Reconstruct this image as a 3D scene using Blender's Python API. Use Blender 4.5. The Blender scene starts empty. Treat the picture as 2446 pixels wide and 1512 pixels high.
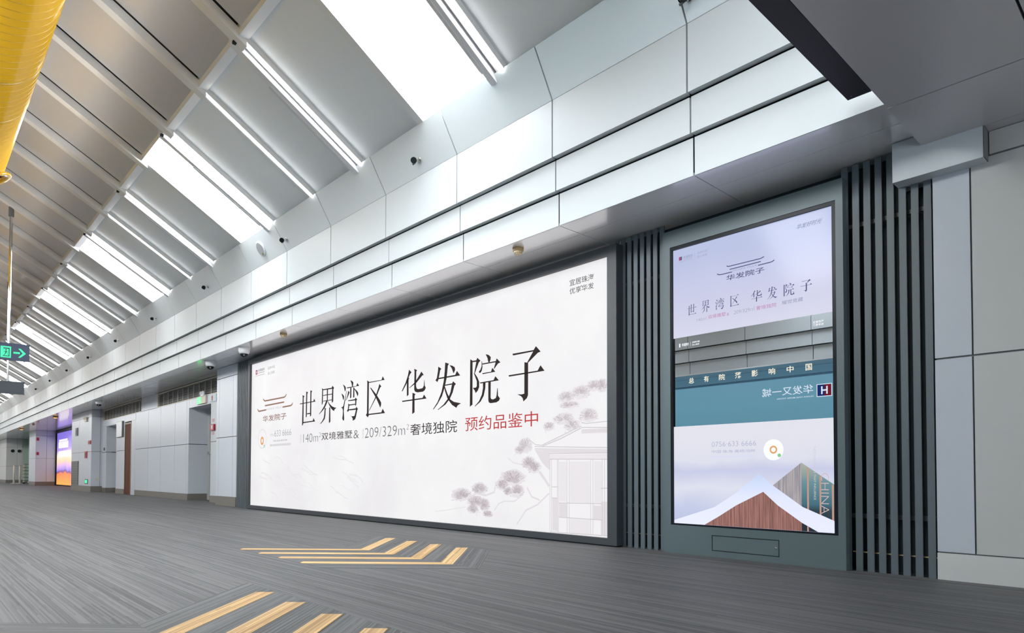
import bpy, bmesh, math, random
from mathutils import Vector, Matrix
from mathutils.geometry import tessellate_polygon
random.seed(7)
S = bpy.context.scene
COL = S.collection

# ------------------------------------------------------------------ camera
cam_d = bpy.data.cameras.new('camera'); cam = bpy.data.objects.new('camera', cam_d); COL.objects.link(cam)
YAW, PIT, ROL = -0.8206148, 0.02512729, -0.00197916
fw = Vector((math.sin(YAW)*math.cos(PIT), math.cos(YAW)*math.cos(PIT), math.sin(PIT)))
rt = Vector((math.cos(YAW), -math.sin(YAW), 0)); dn = fw.cross(rt)
r2 = math.cos(ROL)*rt + math.sin(ROL)*dn; d2 = -math.sin(ROL)*rt + math.cos(ROL)*dn
m3 = Matrix((r2, -d2, -fw)).transposed()
cam.matrix_world = Matrix.Translation((0, 0, .68)) @ m3.to_4x4()
cam_d.sensor_width = 36; cam_d.sensor_fit = 'HORIZONTAL'
cam_d.lens = 1572.882/2446*36; cam_d.shift_y = (1091.675-756)/2446
cam_d.clip_start = .02; cam_d.clip_end = 300
S.camera = cam

# ------------------------------------------------------------------ world, light levels and exposure
W = bpy.data.worlds.new('world'); S.world = W; W.use_nodes = True
W.node_tree.nodes['Background'].inputs[0].default_value = (.86, .93, 1, 1)
W.node_tree.nodes['Background'].inputs[1].default_value = WORLD_STRENGTH = 2.5
SKYLIGHT = 20.0; SKY_BOOSTED = 52.0; STRIP = 16.0; BOARD = .77; SCREEN = .86
S.view_settings.view_transform = 'Standard'; S.view_settings.look = 'None'
S.view_settings.exposure = 0.0; S.view_settings.gamma = 1.0; S.view_settings.use_curve_mapping = False
S.cycles.use_denoising = True
S.cycles.max_bounces = 8; S.cycles.diffuse_bounces = 5; S.cycles.glossy_bounces = 4
S.cycles.sample_clamp_indirect = 6; S.cycles.caustics_reflective = False; S.cycles.caustics_refractive = False

# ------------------------------------------------------------------ materials
def mat(name, c, rough=.5, metal=0., emit=None, es=0., spec=.5, coat=0., bump=None):
    m = bpy.data.materials.new(name); m.use_nodes = True
    nt = m.node_tree; b = nt.nodes['Principled BSDF']
    b.inputs['Base Color'].default_value = (*c, 1); b.inputs['Roughness'].default_value = rough
    b.inputs['Metallic'].default_value = metal; b.inputs['Specular IOR Level'].default_value = spec
    if coat: b.inputs['Coat Weight'].default_value = coat; b.inputs['Coat Roughness'].default_value = .08
    if emit: b.inputs['Emission Color'].default_value = (*emit, 1); b.inputs['Emission Strength'].default_value = es
    # fine procedural grain so that no surface is dead flat
    n = nt.nodes.new('ShaderNodeTexNoise'); n.inputs['Scale'].default_value = bump[0] if bump else 60
    t = nt.nodes.new('ShaderNodeTexCoord'); nt.links.new(t.outputs['Object'], n.inputs['Vector'])
    bp = nt.nodes.new('ShaderNodeBump'); bp.inputs['Strength'].default_value = bump[1] if bump else .01
    bp.inputs['Distance'].default_value = .002
    nt.links.new(n.outputs['Fac'], bp.inputs['Height']); nt.links.new(bp.outputs['Normal'], b.inputs['Normal'])
    return m
def ink(name, c, es=1.0):                  # print on a backlit face or a screen: the light it lets through
    return mat(name, tuple(v*.08 for v in c), .6, 0, c, es, spec=.12)
def tint_noise(m, c1, c2, scale, stretch=(1, 1, 1), emit=False, lo=.35, hi=.65):
    nt = m.node_tree; b = nt.nodes['Principled BSDF']
    t = nt.nodes.new('ShaderNodeTexCoord'); mp = nt.nodes.new('ShaderNodeMapping'); mp.inputs['Scale'].default_value = stretch
    n = nt.nodes.new('ShaderNodeTexNoise'); n.inputs['Scale'].default_value = scale; n.inputs['Detail'].default_value = 4
    r = nt.nodes.new('ShaderNodeValToRGB'); e = r.color_ramp.elements
    e[0].position = lo; e[0].color = (*c1, 1); e[1].position = hi; e[1].color = (*c2, 1)
    nt.links.new(t.outputs['Object'], mp.inputs['Vector']); nt.links.new(mp.outputs['Vector'], n.inputs['Vector'])
    nt.links.new(n.outputs['Fac'], r.inputs['Fac'])
    nt.links.new(r.outputs['Color'], b.inputs['Emission Color' if emit else 'Base Color'])
    return m
def ramp_z(m, stops, z0, z1, noise=0., axis='Z', scale=1.5):   # emission that follows the height of a printed or shown picture
    nt = m.node_tree; b = nt.nodes['Principled BSDF']
    t = nt.nodes.new('ShaderNodeTexCoord'); sx = nt.nodes.new('ShaderNodeSeparateXYZ')
    mr = nt.nodes.new('ShaderNodeMapRange'); mr.inputs['From Min'].default_value = z0; mr.inputs['From Max'].default_value = z1
    nt.links.new(t.outputs['Object'], sx.inputs[0]); src = sx.outputs[axis]
    if noise:
        n = nt.nodes.new('ShaderNodeTexNoise'); n.inputs['Scale'].default_value = scale; n.inputs['Detail'].default_value = 5
        nt.links.new(t.outputs['Object'], n.inputs['Vector'])
        a = nt.nodes.new('ShaderNodeMath'); a.operation = 'MULTIPLY_ADD'; a.inputs[1].default_value = noise
        nt.links.new(n.outputs['Fac'], a.inputs[0]); nt.links.new(src, a.inputs[2]); src = a.outputs[0]
    nt.links.new(src, mr.inputs['Value'])
    r = nt.nodes.new('ShaderNodeValToRGB'); els = r.color_ramp.elements
    while len(els) < len(stops): els.new(.5)
    for e, (p, c) in zip(els, stops): e.position = p; e.color = (*c, 1)
    nt.links.new(mr.outputs[0], r.inputs['Fac']); nt.links.new(r.outputs['Color'], b.inputs['Emission Color'])
    return m
def carpet(name, angle, dark, light):
    m = bpy.data.materials.new(name); m.use_nodes = True; nt = m.node_tree; b = nt.nodes['Principled BSDF']
    N = nt.nodes.new; L = nt.links.new
    def math_(op, a, b_=None, c=None):
        n = N('ShaderNodeMath'); n.operation = op
        for i, v in enumerate((a, b_, c)):
            if v is None: continue
            if isinstance(v, (int, float)): n.inputs[i].default_value = v
            else: L(v, n.inputs[i])
        return n.outputs[0]
    t = N('ShaderNodeTexCoord'); mp = N('ShaderNodeMapping'); mp.inputs['Rotation'].default_value = (0, 0, angle)
    L(t.outputs['Object'], mp.inputs['Vector']); s = N('ShaderNodeSeparateXYZ'); L(mp.outputs['Vector'], s.inputs[0])
    def lines(pitch, length, off):
        row = math_('FLOOR', math_('MULTIPLY', s.outputs['Y'], 1/pitch))
        w1 = N('ShaderNodeTexWhiteNoise'); w1.noise_dimensions = '1D'; L(math_('ADD', row, off), w1.inputs['W'])
        seg = math_('FLOOR', math_('ADD', math_('MULTIPLY', s.outputs['X'], 1/length), math_('MULTIPLY', w1.outputs['Value'], 9)))
        w2 = N('ShaderNodeTexWhiteNoise'); w2.noise_dimensions = '2D'; cb = N('ShaderNodeCombineXYZ')
        L(row, cb.inputs[0]); L(math_('ADD', seg, off), cb.inputs[1]); L(cb.outputs[0], w2.inputs['Vector'])
        return w2.outputs['Value']
    a = lines(.0070, 1.5, 3.3); c = lines(.0125, 2.2, 17.7); d = lines(.07, 2.6, 5.1)
    v = math_('ADD', math_('ADD', math_('MULTIPLY', a, .52), math_('MULTIPLY', c, .40)), math_('MULTIPLY', d, .08))
    r = N('ShaderNodeValToRGB'); e = r.color_ramp.elements
    e[0].position = .22; e[0].color = (*dark, 1); e[1].position = .78; e[1].color = (*light, 1)
    L(v, r.inputs['Fac']); L(r.outputs['Color'], b.inputs['Base Color'])
    b.inputs['Roughness'].default_value = .62; b.inputs['Specular IOR Level'].default_value = .5
    bp = N('ShaderNodeBump'); bp.inputs['Strength'].default_value = .25; bp.inputs['Distance'].default_value = .002
    L(v, bp.inputs['Height']); L(bp.outputs['Normal'], b.inputs['Normal'])
    return m

M = {}
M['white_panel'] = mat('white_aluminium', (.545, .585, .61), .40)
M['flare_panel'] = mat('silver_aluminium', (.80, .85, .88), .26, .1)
M['soffit'] = mat('soffit_aluminium', (.97, .96, .97), .26, .22, spec=.8, coat=.8)
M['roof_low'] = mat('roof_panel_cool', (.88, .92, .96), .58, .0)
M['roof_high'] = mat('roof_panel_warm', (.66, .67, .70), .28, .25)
M['rib'] = mat('rib_white', (.87, .88, .89), .40)
M['dark'] = mat('joint_dark', (.018, .022, .024), .7, spec=.2)
M['gasket'] = mat('gasket_grey', (.12, .13, .135), .6)
M['sky'] = mat('skylight_diffuser', (.8, .8, .8), .5, 0, (.93, .975, 1), SKYLIGHT)
M['sky_boosted'] = mat('skylight_diffuser_boosted', (.8, .8, .8), .5, 0, (.93, .975, 1), SKY_BOOSTED)  # unseen opposite skylights, made stronger than the visible ones to brighten the hall
M['sky_boosted_far'] = mat('skylight_diffuser_boosted_far', (.8, .8, .8), .5, 0, (.97, .985, 1), SKY_BOOSTED*.42)  # same boosted opposite skylights, weaker towards the far end
M['sky_far'] = mat('skylight_diffuser_far', (.8, .8, .8), .5, 0, (.97, .985, 1), SKYLIGHT*.45)
M['strip'] = mat('strip_diffuser', (.8, .8, .8), .5, 0, (1, .99, .97), STRIP)
M['strip_warm'] = mat('strip_diffuser_warm', (.8, .8, .8), .5, 0, (1, .93, .84), STRIP)
M['groove'] = mat('groove_shade', (.12, .125, .125), .6)
M['cassette'] = mat('cassette_white', (.86, .87, .92), .4)
M['carpet'] = carpet('carpet_lines', 0, (.037, .039, .042), (.122, .121, .124))
M['carpet_a'] = carpet('carpet_lines_rising', -math.pi/4, (.034, .037, .040), (.118, .120, .123))
M['carpet_b'] = carpet('carpet_lines_falling', math.pi/4, (.034, .037, .040), (.118, .120, .123))
M['gold_a'] = carpet('carpet_gold_rising', -math.pi/4, (.34, .20, .075), (.70, .46, .21))
M['gold_b'] = carpet('carpet_gold_falling', math.pi/4, (.34, .20, .075), (.70, .46, .21))
M['slat'] = mat('slat_slate', (.085, .108, .122), .45)
M['cabinet'] = mat('cabinet_slate', (.085, .118, .126), .42)
M['frame'] = mat('frame_graphite', (.036, .040, .047), .42)
M['black'] = mat('black_gloss', (.010, .012, .015), .3, spec=.12)
M['beige'] = mat('wall_panel_warm', (.60, .61, .60), .35)
M['blue_panel'] = mat('wall_panel_cool', (.58, .62, .68), .30)
M['near_warm'] = mat('pillar_panel_warm', (.46, .465, .455), .35)
M['near_cool'] = mat('pillar_panel_cool', (.46, .49, .54), .32)
M['grey_ceiling'] = mat('ceiling_grey', (.52, .505, .52), .32, .15)
M['steel'] = mat('brushed_steel', (.62, .62, .605), .36, .3)
M['stone'] = mat('skirting_stone', (.17, .155, .135), .35)
M['wood'] = tint_noise(mat('brown_door', (.1, .03, .01), .6, spec=.15), (.085, .026, .010), (.13, .042, .016), 6, (1, 1, .15))
M['steel_door'] = mat('steel_door', (.33, .345, .35), .4, .2)
M['yellow'] = mat('duct_yellow', (.86, .46, .008), .16, 0, spec=.6, coat=.5)
M['yellow_seam'] = mat('duct_seam', (.88, .51, .025), .22)
M['sign_blue'] = mat('sign_navy', (.028, .045, .095), .4)
M['sign_grey'] = mat('sign_grey', (.05, .065, .08), .4)
M['green_lit'] = mat('green_lit', (.02, .5, .2), .4, 0, (.03, .85, .32), 1.0)
M['tan'] = mat('tan_plastic', (.50, .34, .16), .5)
M['chrome'] = mat('chrome', (.75, .76, .78), .12, 1)
M['white'] = mat('white_plastic', (.80, .80, .82), .3)
M['red'] = mat('red_paint', (.42, .03, .045), .4)
M['cream'] = mat('cream_plastic', (.62, .56, .45), .4)
M['vent'] = mat('vent_grey', (.15, .145, .135), .5)
M['glass_green'] = mat('green_glass', (.34, .45, .37), .12)
M['glint_gold'] = mat('glint_gold', (.75, .6, .3), .3, .9)
M['amber'] = mat('amber_lamp', (.9, .5, .15), .4, 0, (1, .5, .15), 1.6)

# ------------------------------------------------------------------ mesh helpers
class MB:
    def __init__(s): s.v = []; s.f = []
    def poly(s, pts):
        i = len(s.v); s.v += [tuple(p) for p in pts]; s.f.append(tuple(range(i, i+len(pts)))); return s
    def box(s, x0, x1, y0, y1, z0, z1):
        x0, x1 = sorted((x0, x1)); y0, y1 = sorted((y0, y1)); z0, z1 = sorted((z0, z1)); i = len(s.v)
        s.v += [(x, y, z) for z in (z0, z1) for y in (y0, y1) for x in (x0, x1)]
        s.f += [tuple(i+k for k in q) for q in ((0, 2, 3, 1), (4, 5, 7, 6), (0, 1, 5, 4), (2, 6, 7, 3), (0, 4, 6, 2), (1, 3, 7, 5))]
        return s
    def prism(s, x0, x1, prof):           # (y, z) profile extruded along x
        n = len(prof); i = len(s.v)
        s.v += [(x0, y, z) for y, z in prof] + [(x1, y, z) for y, z in prof]
        s.f += [tuple(range(i, i+n)), tuple(range(i+2*n-1, i+n-1, -1))]
        s.f += [(i+k, i+n+k, i+n+(k+1) % n, i+(k+1) % n) for k in range(n)]
        return s
    def flat(s, prof, z0, z1):             # (x, y) outline raised from z0 to z1
        n = len(prof); i = len(s.v)
        s.v += [(x, y, z0) for x, y in prof] + [(x, y, z1) for x, y in prof]
        s.f += [tuple(range(i+n-1, i-1, -1)), tuple(range(i+n, i+2*n))]
        s.f += [(i+k, i+(k+1) % n, i+n+(k+1) % n, i+n+k) for k in range(n)]
        return s
    def face(s, pts, y):                   # flat (x, z) outline at depth y, any simple shape
        i = len(s.v); s.v += [(x, y, z) for x, z in pts]
        for t in tessellate_polygon([[Vector((x, z, 0)) for x, z in pts]]): s.f.append(tuple(i+k for k in t))
        return s
    def stroke(s, pts, w, y):              # flat brush stroke in an (x, z) plane
        n = len(pts); L = []; R = []
        for k, p in enumerate(pts):
            a = Vector(pts[max(k-1, 0)]); b = Vector(pts[min(k+1, n-1)]); d = (b-a).normalized(); q = Vector((-d.y, d.x))*w/2
            L.append((p[0]+q.x, p[1]+q.y)); R.append((p[0]-q.x, p[1]-q.y))
        i = len(s.v); s.v += [(x, y, z) for x, z in L] + [(x, y, z) for x, z in R]
        s.f += [(i+k, i+k+1, i+n+k+1, i+n+k) for k in range(n-1)]
        return s
    def rings(s, c, ax, prof, n=20, caps=True):   # turned body: (distance along axis, radius) pairs
        ax = Vector(ax).normalized(); u = ax.orthogonal().normalized(); w = ax.cross(u); c = Vector(c); i = len(s.v)
        for d, r in prof:
            for k in range(n):
                a = 2*math.pi*k/n; s.v.append(tuple(c+ax*d+(u*math.cos(a)+w*math.sin(a))*r))
        for j in range(len(prof)-1):
            for k in range(n): s.f.append((i+j*n+k, i+j*n+(k+1) % n, i+(j+1)*n+(k+1) % n, i+(j+1)*n+k))
        if caps:
            s.f.append(tuple(i+k for k in reversed(range(n)))); j = len(prof)-1; s.f.append(tuple(i+j*n+k for k in range(n)))
        return s
    def tube(s, a, b, r, n=12):
        a = Vector(a); b = Vector(b); return s.rings(a, b-a, [(0, r), ((b-a).length, r)], n)
    def build(s, name, m, parent=None, smooth=False, loc=None):
        me = bpy.data.meshes.new(name); me.from_pydata(s.v, [], s.f); me.validate(); me.materials.append(m)
        if smooth:
            for p in me.polygons: p.use_smooth = len(p.vertices) == 4
        bm = bmesh.new(); bm.from_mesh(me); bmesh.ops.recalc_face_normals(bm, faces=bm.faces); bm.to_mesh(me); bm.free()
        o = bpy.data.objects.new(name, me); COL.objects.link(o)
        if loc: o.location = loc
        if parent: attach(o, parent)
        return o
def attach(o, p):
    o.parent = p
    if p.type == 'EMPTY': o.matrix_parent_inverse = Matrix.Translation(-p.location)
def root(name, loc=(0, 0, 0)):
    o = bpy.data.objects.new(name, None); COL.objects.link(o); o.location = loc; o.empty_display_size = .1; return o
def struct(o): o['kind'] = 'structure'; return o
def stuff(o): o['kind'] = 'stuff'; return o
def tag(o, label, cat, group=None):
    o['label'] = label; o['category'] = cat
    if group: o['group'] = group
    return o
def copy(o, loc=None, parent=None):
    c = o.copy(); COL.objects.link(c)
    if parent: c.parent = parent
    if loc: c.location = loc
    return c
def copy_thing(r, loc):
    c = copy(r, loc)
    for ch in list(r.children):
        d = copy(ch, None, c)
        for g in list(ch.children): copy(g, None, d)
    return c
def bxo(name, m, parent, *b): return MB().box(*b).build(name, m, parent)
ONES = 'first second third fourth fifth sixth seventh eighth ninth tenth eleventh twelfth thirteenth fourteenth fifteenth sixteenth seventeenth eighteenth nineteenth twentieth'.split()
TENS = {2: 'twenty', 3: 'thirty', 4: 'forty', 5: 'fifty'}
ORD = ONES + [('%s-%s' % (TENS[(n+1)//10], ONES[(n+1) % 10-1]) if (n+1) % 10 else {20: 'twentieth', 30: 'thirtieth', 40: 'fortieth', 50: 'fiftieth'}[n+1]) for n in range(20, 56)]
def lettering(name, text, box, y, m, parent, thin=0., flip=False, italic=0., turn=False, weight=0.):
    """writing set in the built-in face and fitted to (x0, x1, z0, z1) on the plane y"""
    cu = bpy.data.curves.new(name, 'FONT'); cu.body = text; cu.offset = thin; cu.resolution_u = 3; cu.shear = italic
    o = bpy.data.objects.new(name, cu); COL.objects.link(o)
    me = bpy.data.meshes.new_from_object(o.evaluated_get(bpy.context.evaluated_depsgraph_get()))
    bpy.data.objects.remove(o)
    vs = [(v.co.x, v.co.y) for v in me.vertices]
    if not vs: return None
    if turn: vs = [(b, -a) for a, b in vs]
    xs = [v[0] for v in vs]; zs = [v[1] for v in vs]; x0, x1, z0, z1 = box
    sx = (x1-x0)/(max(xs)-min(xs)); sz = (z1-z0)/(max(zs)-min(zs))
    for v, (a, b) in zip(me.vertices, vs):
        x = x0+(a-min(xs))*sx
        if flip: x = x0+x1-x
        v.co = (x, y, z0+(b-min(zs))*sz)
    me.materials.clear(); me.materials.append(m); me.name = name
    p = bpy.data.objects.new(name, me); COL.objects.link(p); attach(p, parent)
    return p
def glyph(name, key, box, y, m, parent, fat=0.):
    b = MB(); x0, x1, z0, z1 = box
    for pl in GLYPH[key]: b.face([(x0+u/1000*(x1-x0), z0+w/1000*(z1-z0)) for u, w in pl], y)
    return b.build(name, m, parent)

GLYPH = {
 'shi': [[(178,903),(304,859),(257,822),(255,67),(190,0),(163,11),(190,827)],[(417,989),(529,954),(485,908),(467,261),(413,223),(401,231),(413,915)],[(678,1000),(791,965),(747,919),(742,267),(668,231),(678,926)],[(0,666),(873,671),(909,740),(1000,647),(21,643)],[(475,346),(685,346),(685,313),(475,318)],[(244,106),(842,108),(889,184),(988,80),(244,72)]],
 'jie': [[(160,986),(247,950),(232,919),(221,574),(186,527),(159,532),(178,924)],[(230,951),(728,948),(767,1000),(861,931),(817,898),(815,581),(768,542),(735,553),(751,915),(242,924)],[(453,936),(516,931),(510,626),(458,624)],[(233,790),(753,787),(753,766),(235,769)],[(237,631),(744,631),(744,612),(237,614)],[(409,629),(510,620),(455,544),(343,435),(185,348),(12,274),(0,284),(138,362),(298,480),(387,582)],[(500,605),(523,598),(613,522),(747,447),(880,406),(1000,386),(902,357),(861,307),(739,364),(648,433),(557,525)],[(333,435),(425,402),(390,383),(382,237),(345,132),(237,62),(99,3),(71,9),(190,76),(280,158),(314,253),(329,392)],[(592,433),(655,412),(667,38),(596,0),(582,12),(594,395)]],
 'wan': [[(102,935),(219,885),(275,838),(264,784),(232,743),(210,759),(175,846)],[(15,717),(134,668),(175,620),(162,573),(125,532),(95,607),(56,669)],[(314,766),(331,764),(184,367),(164,262),(190,93),(186,46),(156,28),(112,49),(82,90),(110,177),(113,293),(84,339),(0,367),(89,373),(139,399)],[(519,1000),(632,966),(688,923),(656,825),(613,828),(591,907)],[(331,838),(848,833),(894,900),(1000,825),(348,812)],[(517,817),(582,812),(580,576),(520,552),(509,563)],[(684,809),(742,804),(747,579),(688,555),(678,565)],[(409,753),(485,709),(400,614),(281,511),(266,517),(357,627)],[(732,786),(872,717),(946,668),(957,628),(920,571),(872,635),(809,707),(740,761)],[(390,516),(779,519),(810,555),(896,506),(859,476),(851,372),(797,349),(790,489),(413,496)],[(407,435),(491,408),(803,406),(803,383),(474,383),(450,293),(825,293),(853,334),(942,272),(905,241),(840,88),(799,33),(671,0),(660,59),(606,105),(519,139),(604,115),(712,110),(766,121),(836,259),(450,265),(411,232),(340,260),(396,304),(414,391)]],
 'qu': [[(57,973),(175,920),(813,914),(868,1000),(972,900),(153,896),(149,89),(813,89),(882,177),(1000,58),(167,58),(104,0),(0,67),(59,115),(65,914)],[(703,823),(806,750),(745,725),(515,457),(187,171),(169,180),(473,470),(654,729)],[(214,767),(271,758),(532,577),(719,421),(802,335),(798,275),(752,204),(701,282),(534,475)]],
 'hua': [[(297,1000),(400,932),(339,895),(279,822),(218,717),(32,543),(0,536),(0,552),(156,723),(247,871)],[(208,773),(282,822),(304,814),(279,766),(282,443),(211,406)],[(508,997),(625,953),(591,924),(586,606),(616,547),(686,530),(844,538),(892,587),(909,711),(918,709),(931,584),(970,538),(931,487),(863,460),(647,462),(547,487),(510,535),(519,931)],[(796,904),(888,821),(831,816),(604,680),(323,587),(306,592),(504,679),(643,775)],[(14,325),(845,327),(902,394),(1000,299),(25,298)],[(442,474),(563,433),(528,401),(531,32),(435,0),(442,408)]],
 'fa': [[(191,941),(306,882),(264,854),(205,667),(166,608),(88,652),(138,695),(179,842)],[(193,695),(796,697),(857,776),(968,667),(193,666)],[(444,1000),(577,958),(538,920),(499,669),(430,473),(333,289),(170,130),(23,23),(0,29),(170,173),(313,378),(393,605),(427,816)],[(428,525),(694,529),(724,570),(823,504),(772,473),(713,336),(618,213),(458,99),(189,0),(179,10),(388,104),(547,218),(634,348),(685,504),(430,503)],[(405,497),(430,496),(529,326),(635,191),(758,133),(1000,85),(887,50),(841,2),(688,76),(529,220),(439,388)],[(598,925),(699,901),(779,861),(796,806),(745,733),(722,763),(674,851)]],
 'yuan': [[(11,959),(90,920),(91,44),(0,7),(7,900)],[(80,917),(216,915),(250,961),(356,891),(300,862),(168,659),(261,565),(315,482),(315,374),(271,309),(196,265),(170,316),(101,377),(203,374),(237,399),(235,499),(142,652),(216,886),(80,891)],[(526,1000),(629,971),(694,924),(687,873),(655,827),(614,832),(590,912)],[(392,874),(409,873),(424,756),(401,689),(360,654),(319,654),(302,679),(353,713),(394,778)],[(418,829),(854,827),(884,876),(1000,786),(925,772),(815,689),(785,677),(845,796),(838,805),(418,806)],[(418,638),(703,638),(743,710),(840,623),(427,618)],[(341,463),(784,467),(843,538),(953,447),(353,441)],[(440,450),(526,448),(519,336),(470,194),(364,85),(179,0),(168,8),(313,98),(405,219),(442,343)],[(616,448),(696,447),(692,138),(715,109),(771,98),(856,117),(881,163),(903,306),(918,304),(927,158),(989,102),(959,61),(881,34),(690,31),(634,51),(618,95)]],
 'zi': [[(112,942),(707,937),(770,1000),(895,884),(821,870),(557,718),(530,725),(694,911),(130,907)],[(454,739),(557,718),(555,110),(524,56),(427,0),(407,65),(358,107),(255,149),(385,138),(452,147)],[(0,541),(816,541),(892,632),(1000,518),(13,511)]],
}
HEAD_BOARD = {'shi': (-10.483, -9.914, 1.469, 2.035), 'jie': (-9.79, -9.216, 1.461, 2.038), 'wan': (-9.077, -8.539, 1.455, 2.066), 'qu': (-8.345, -7.836, 1.48, 2.029), 'hua': (-7.423, -6.86, 1.456, 2.047), 'fa': (-6.722, -6.157, 1.469, 2.046), 'yuan': (-5.991, -5.455, 1.46, 2.049), 'zi': (-5.32, -4.767, 1.455, 2.026)}
HEAD_SCREEN = {'shi': (-3.085, -2.996, 2.033, 2.127), 'jie': (-2.949, -2.867, 2.034, 2.137), 'wan': (-2.822, -2.736, 2.034, 2.129), 'qu': (-2.688, -2.608, 2.037, 2.131), 'hua': (-2.506, -2.413, 2.038, 2.13), 'fa': (-2.373, -2.293, 2.037, 2.133), 'yuan': (-2.244, -2.159, 2.035, 2.131), 'zi': (-2.115, -2.029, 2.04, 2.129)}
# ================================================================== SETTING
XN, XF = 4.0, -62.0                       # near and far end of the modelled hall
mir = lambda y: 1.1-y                     # the hall is symmetrical about y = .55

# ---- floor with its carpet inlays
floor = struct(bxo('floor', M['carpet'], None, XF-4, XN, -5.2, 6.6, -.06, 0))
def vband(ox, by, half, x0, x1, mA, mB, z, name):
    """two arms of a forward chevron: x0..x1 are offsets along the hall from the outer bend ox at y = by"""
    a = ox+x0; b = ox+x1
    lo = MB().flat([(a, by), (a-half, by-half), (b-half, by-half), (b, by)], 0, z).build(name, mA, floor)
    hi = MB().flat([(a, by), (b, by), (b-half, by+half), (a-half, by+half)], 0, z).build(name, mB, floor)
    return lo, hi
for ox, by in ((-5.104, 3.04), (-2.90, .80)):
    vband(ox, by, .80, -.42, 1.50, M['carpet_a'], M['carpet_b'], .0012, 'carpet_inlay')
    for k in range(4):
        o = ox+.398*k; w = .148; h = .80; c = .05
        MB().flat([(o-w, by), (o-w-h+c, by-h+c), (o-w-h+2*c, by-h), (o-h, by-h), (o, by)], 0, .0030).build('gold_stripe', M['gold_a'], floor)
        MB().flat([(o-w, by), (o, by), (o-h+c, by+h-c), (o-h, by+h-c), (o-w-h+2*c, by+h-c)] if 0 else [(o-w, by), (o, by), (o-h+.02, by+h-.02), (o-h-.055, by+h-.095)], 0, .0030).build('gold_stripe', M['gold_b'], floor)

# ---- roof
PX = [-4.45-1.262*k for k in range(-7, 46)]          # rib lines
K0 = -7
low_z = lambda y: 4.395+.614*(3.985-y)               # rib underside of the lower slope
hi_z = lambda y: 5.225+.572*(2.54-y)                 # and of the upper slope
ceiling = struct(root('ceiling'))
def slope(x0, x1, ya, yb, fz, t0, t1, m, name, parent, mirror=False):
    prof = [(ya, fz(ya)+t0), (yb, fz(yb)+t0), (yb, fz(yb)+t1), (ya, fz(ya)+t1)]
    if mirror: prof = [(mir(y), z) for y, z in prof]
    return MB().prism(x0, x1, prof).build(name, m, parent)
XA, XB = PX[0], PX[-1]
for f in (False, True):                               # outer skin closing the roof
    slope(XB, XA, 4.45, 2.56, low_z, .13, .19, M['dark'], 'roof_backing', ceiling, f)
    slope(XB, XA, 2.62, .5, hi_z, .17, .23, M['gasket'], 'roof_backing', ceiling, f)
purl = MB().box(XB, XA, 2.527, 2.628, 5.262, 5.40).build('purlin', M['rib'], ceiling)
copy(purl, (0, 1.1, 0)).scale = (1, -1, 1)
bxo('ridge_beam', M['rib'], ceiling, XB, XA, .47, .63, 6.33, 6.48)
rib_lo = rib_hi = pan_lo = pan_hi = None
for i, x in enumerate(PX[:-1]):
    k = i+K0; dx = x-PX[0]
    for f in (False, True):
        sc = (1, -1, 1) if f else (1, 1, 1); ly = 1.1 if f else 0
        if pan_lo is None:
            rib_lo = slope(x-.045, x+.05, 4.30, 2.535, low_z, 0, .09, M['rib'], 'rib', ceiling)
            rib_hi = slope(x-.07, x+.05, 2.61, .55, hi_z, 0, .12, M['rib'], 'rib', ceiling)
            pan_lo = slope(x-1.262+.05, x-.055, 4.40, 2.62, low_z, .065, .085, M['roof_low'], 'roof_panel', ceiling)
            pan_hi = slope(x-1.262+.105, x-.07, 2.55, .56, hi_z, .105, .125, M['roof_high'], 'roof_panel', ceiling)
            continue
        for src in (rib_lo, rib_hi, pan_hi)+(() if k % 4 == 0 else (pan_lo,)):
            c = copy(src, (dx, ly, 0)); c.scale = sc
# skylights: one bay in four of the lower slope is a luminous diffuser
n = 0
for i, x in enumerate(PX[:-1]):
    k = i+K0
    if k % 4: continue
    n += 1
    for f in (False, True):
        w = struct(root('window_%d' % (n if not f else n+20), (x, mir(3.9) if f else 3.9, 4.5)))
        slope(x-1.262+.05, x-.09, 4.38, 2.632, low_z, .05, .07, M[('sky_boosted' if f else 'sky')+('' if k < 8 else '_far')], 'diffuser', w, f)
        if not f:
            slope(x-1.262+.02, x-1.262+.05, 4.3, 2.63, low_z, .02, .08, M['white'], 'edge_trim', w)
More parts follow.
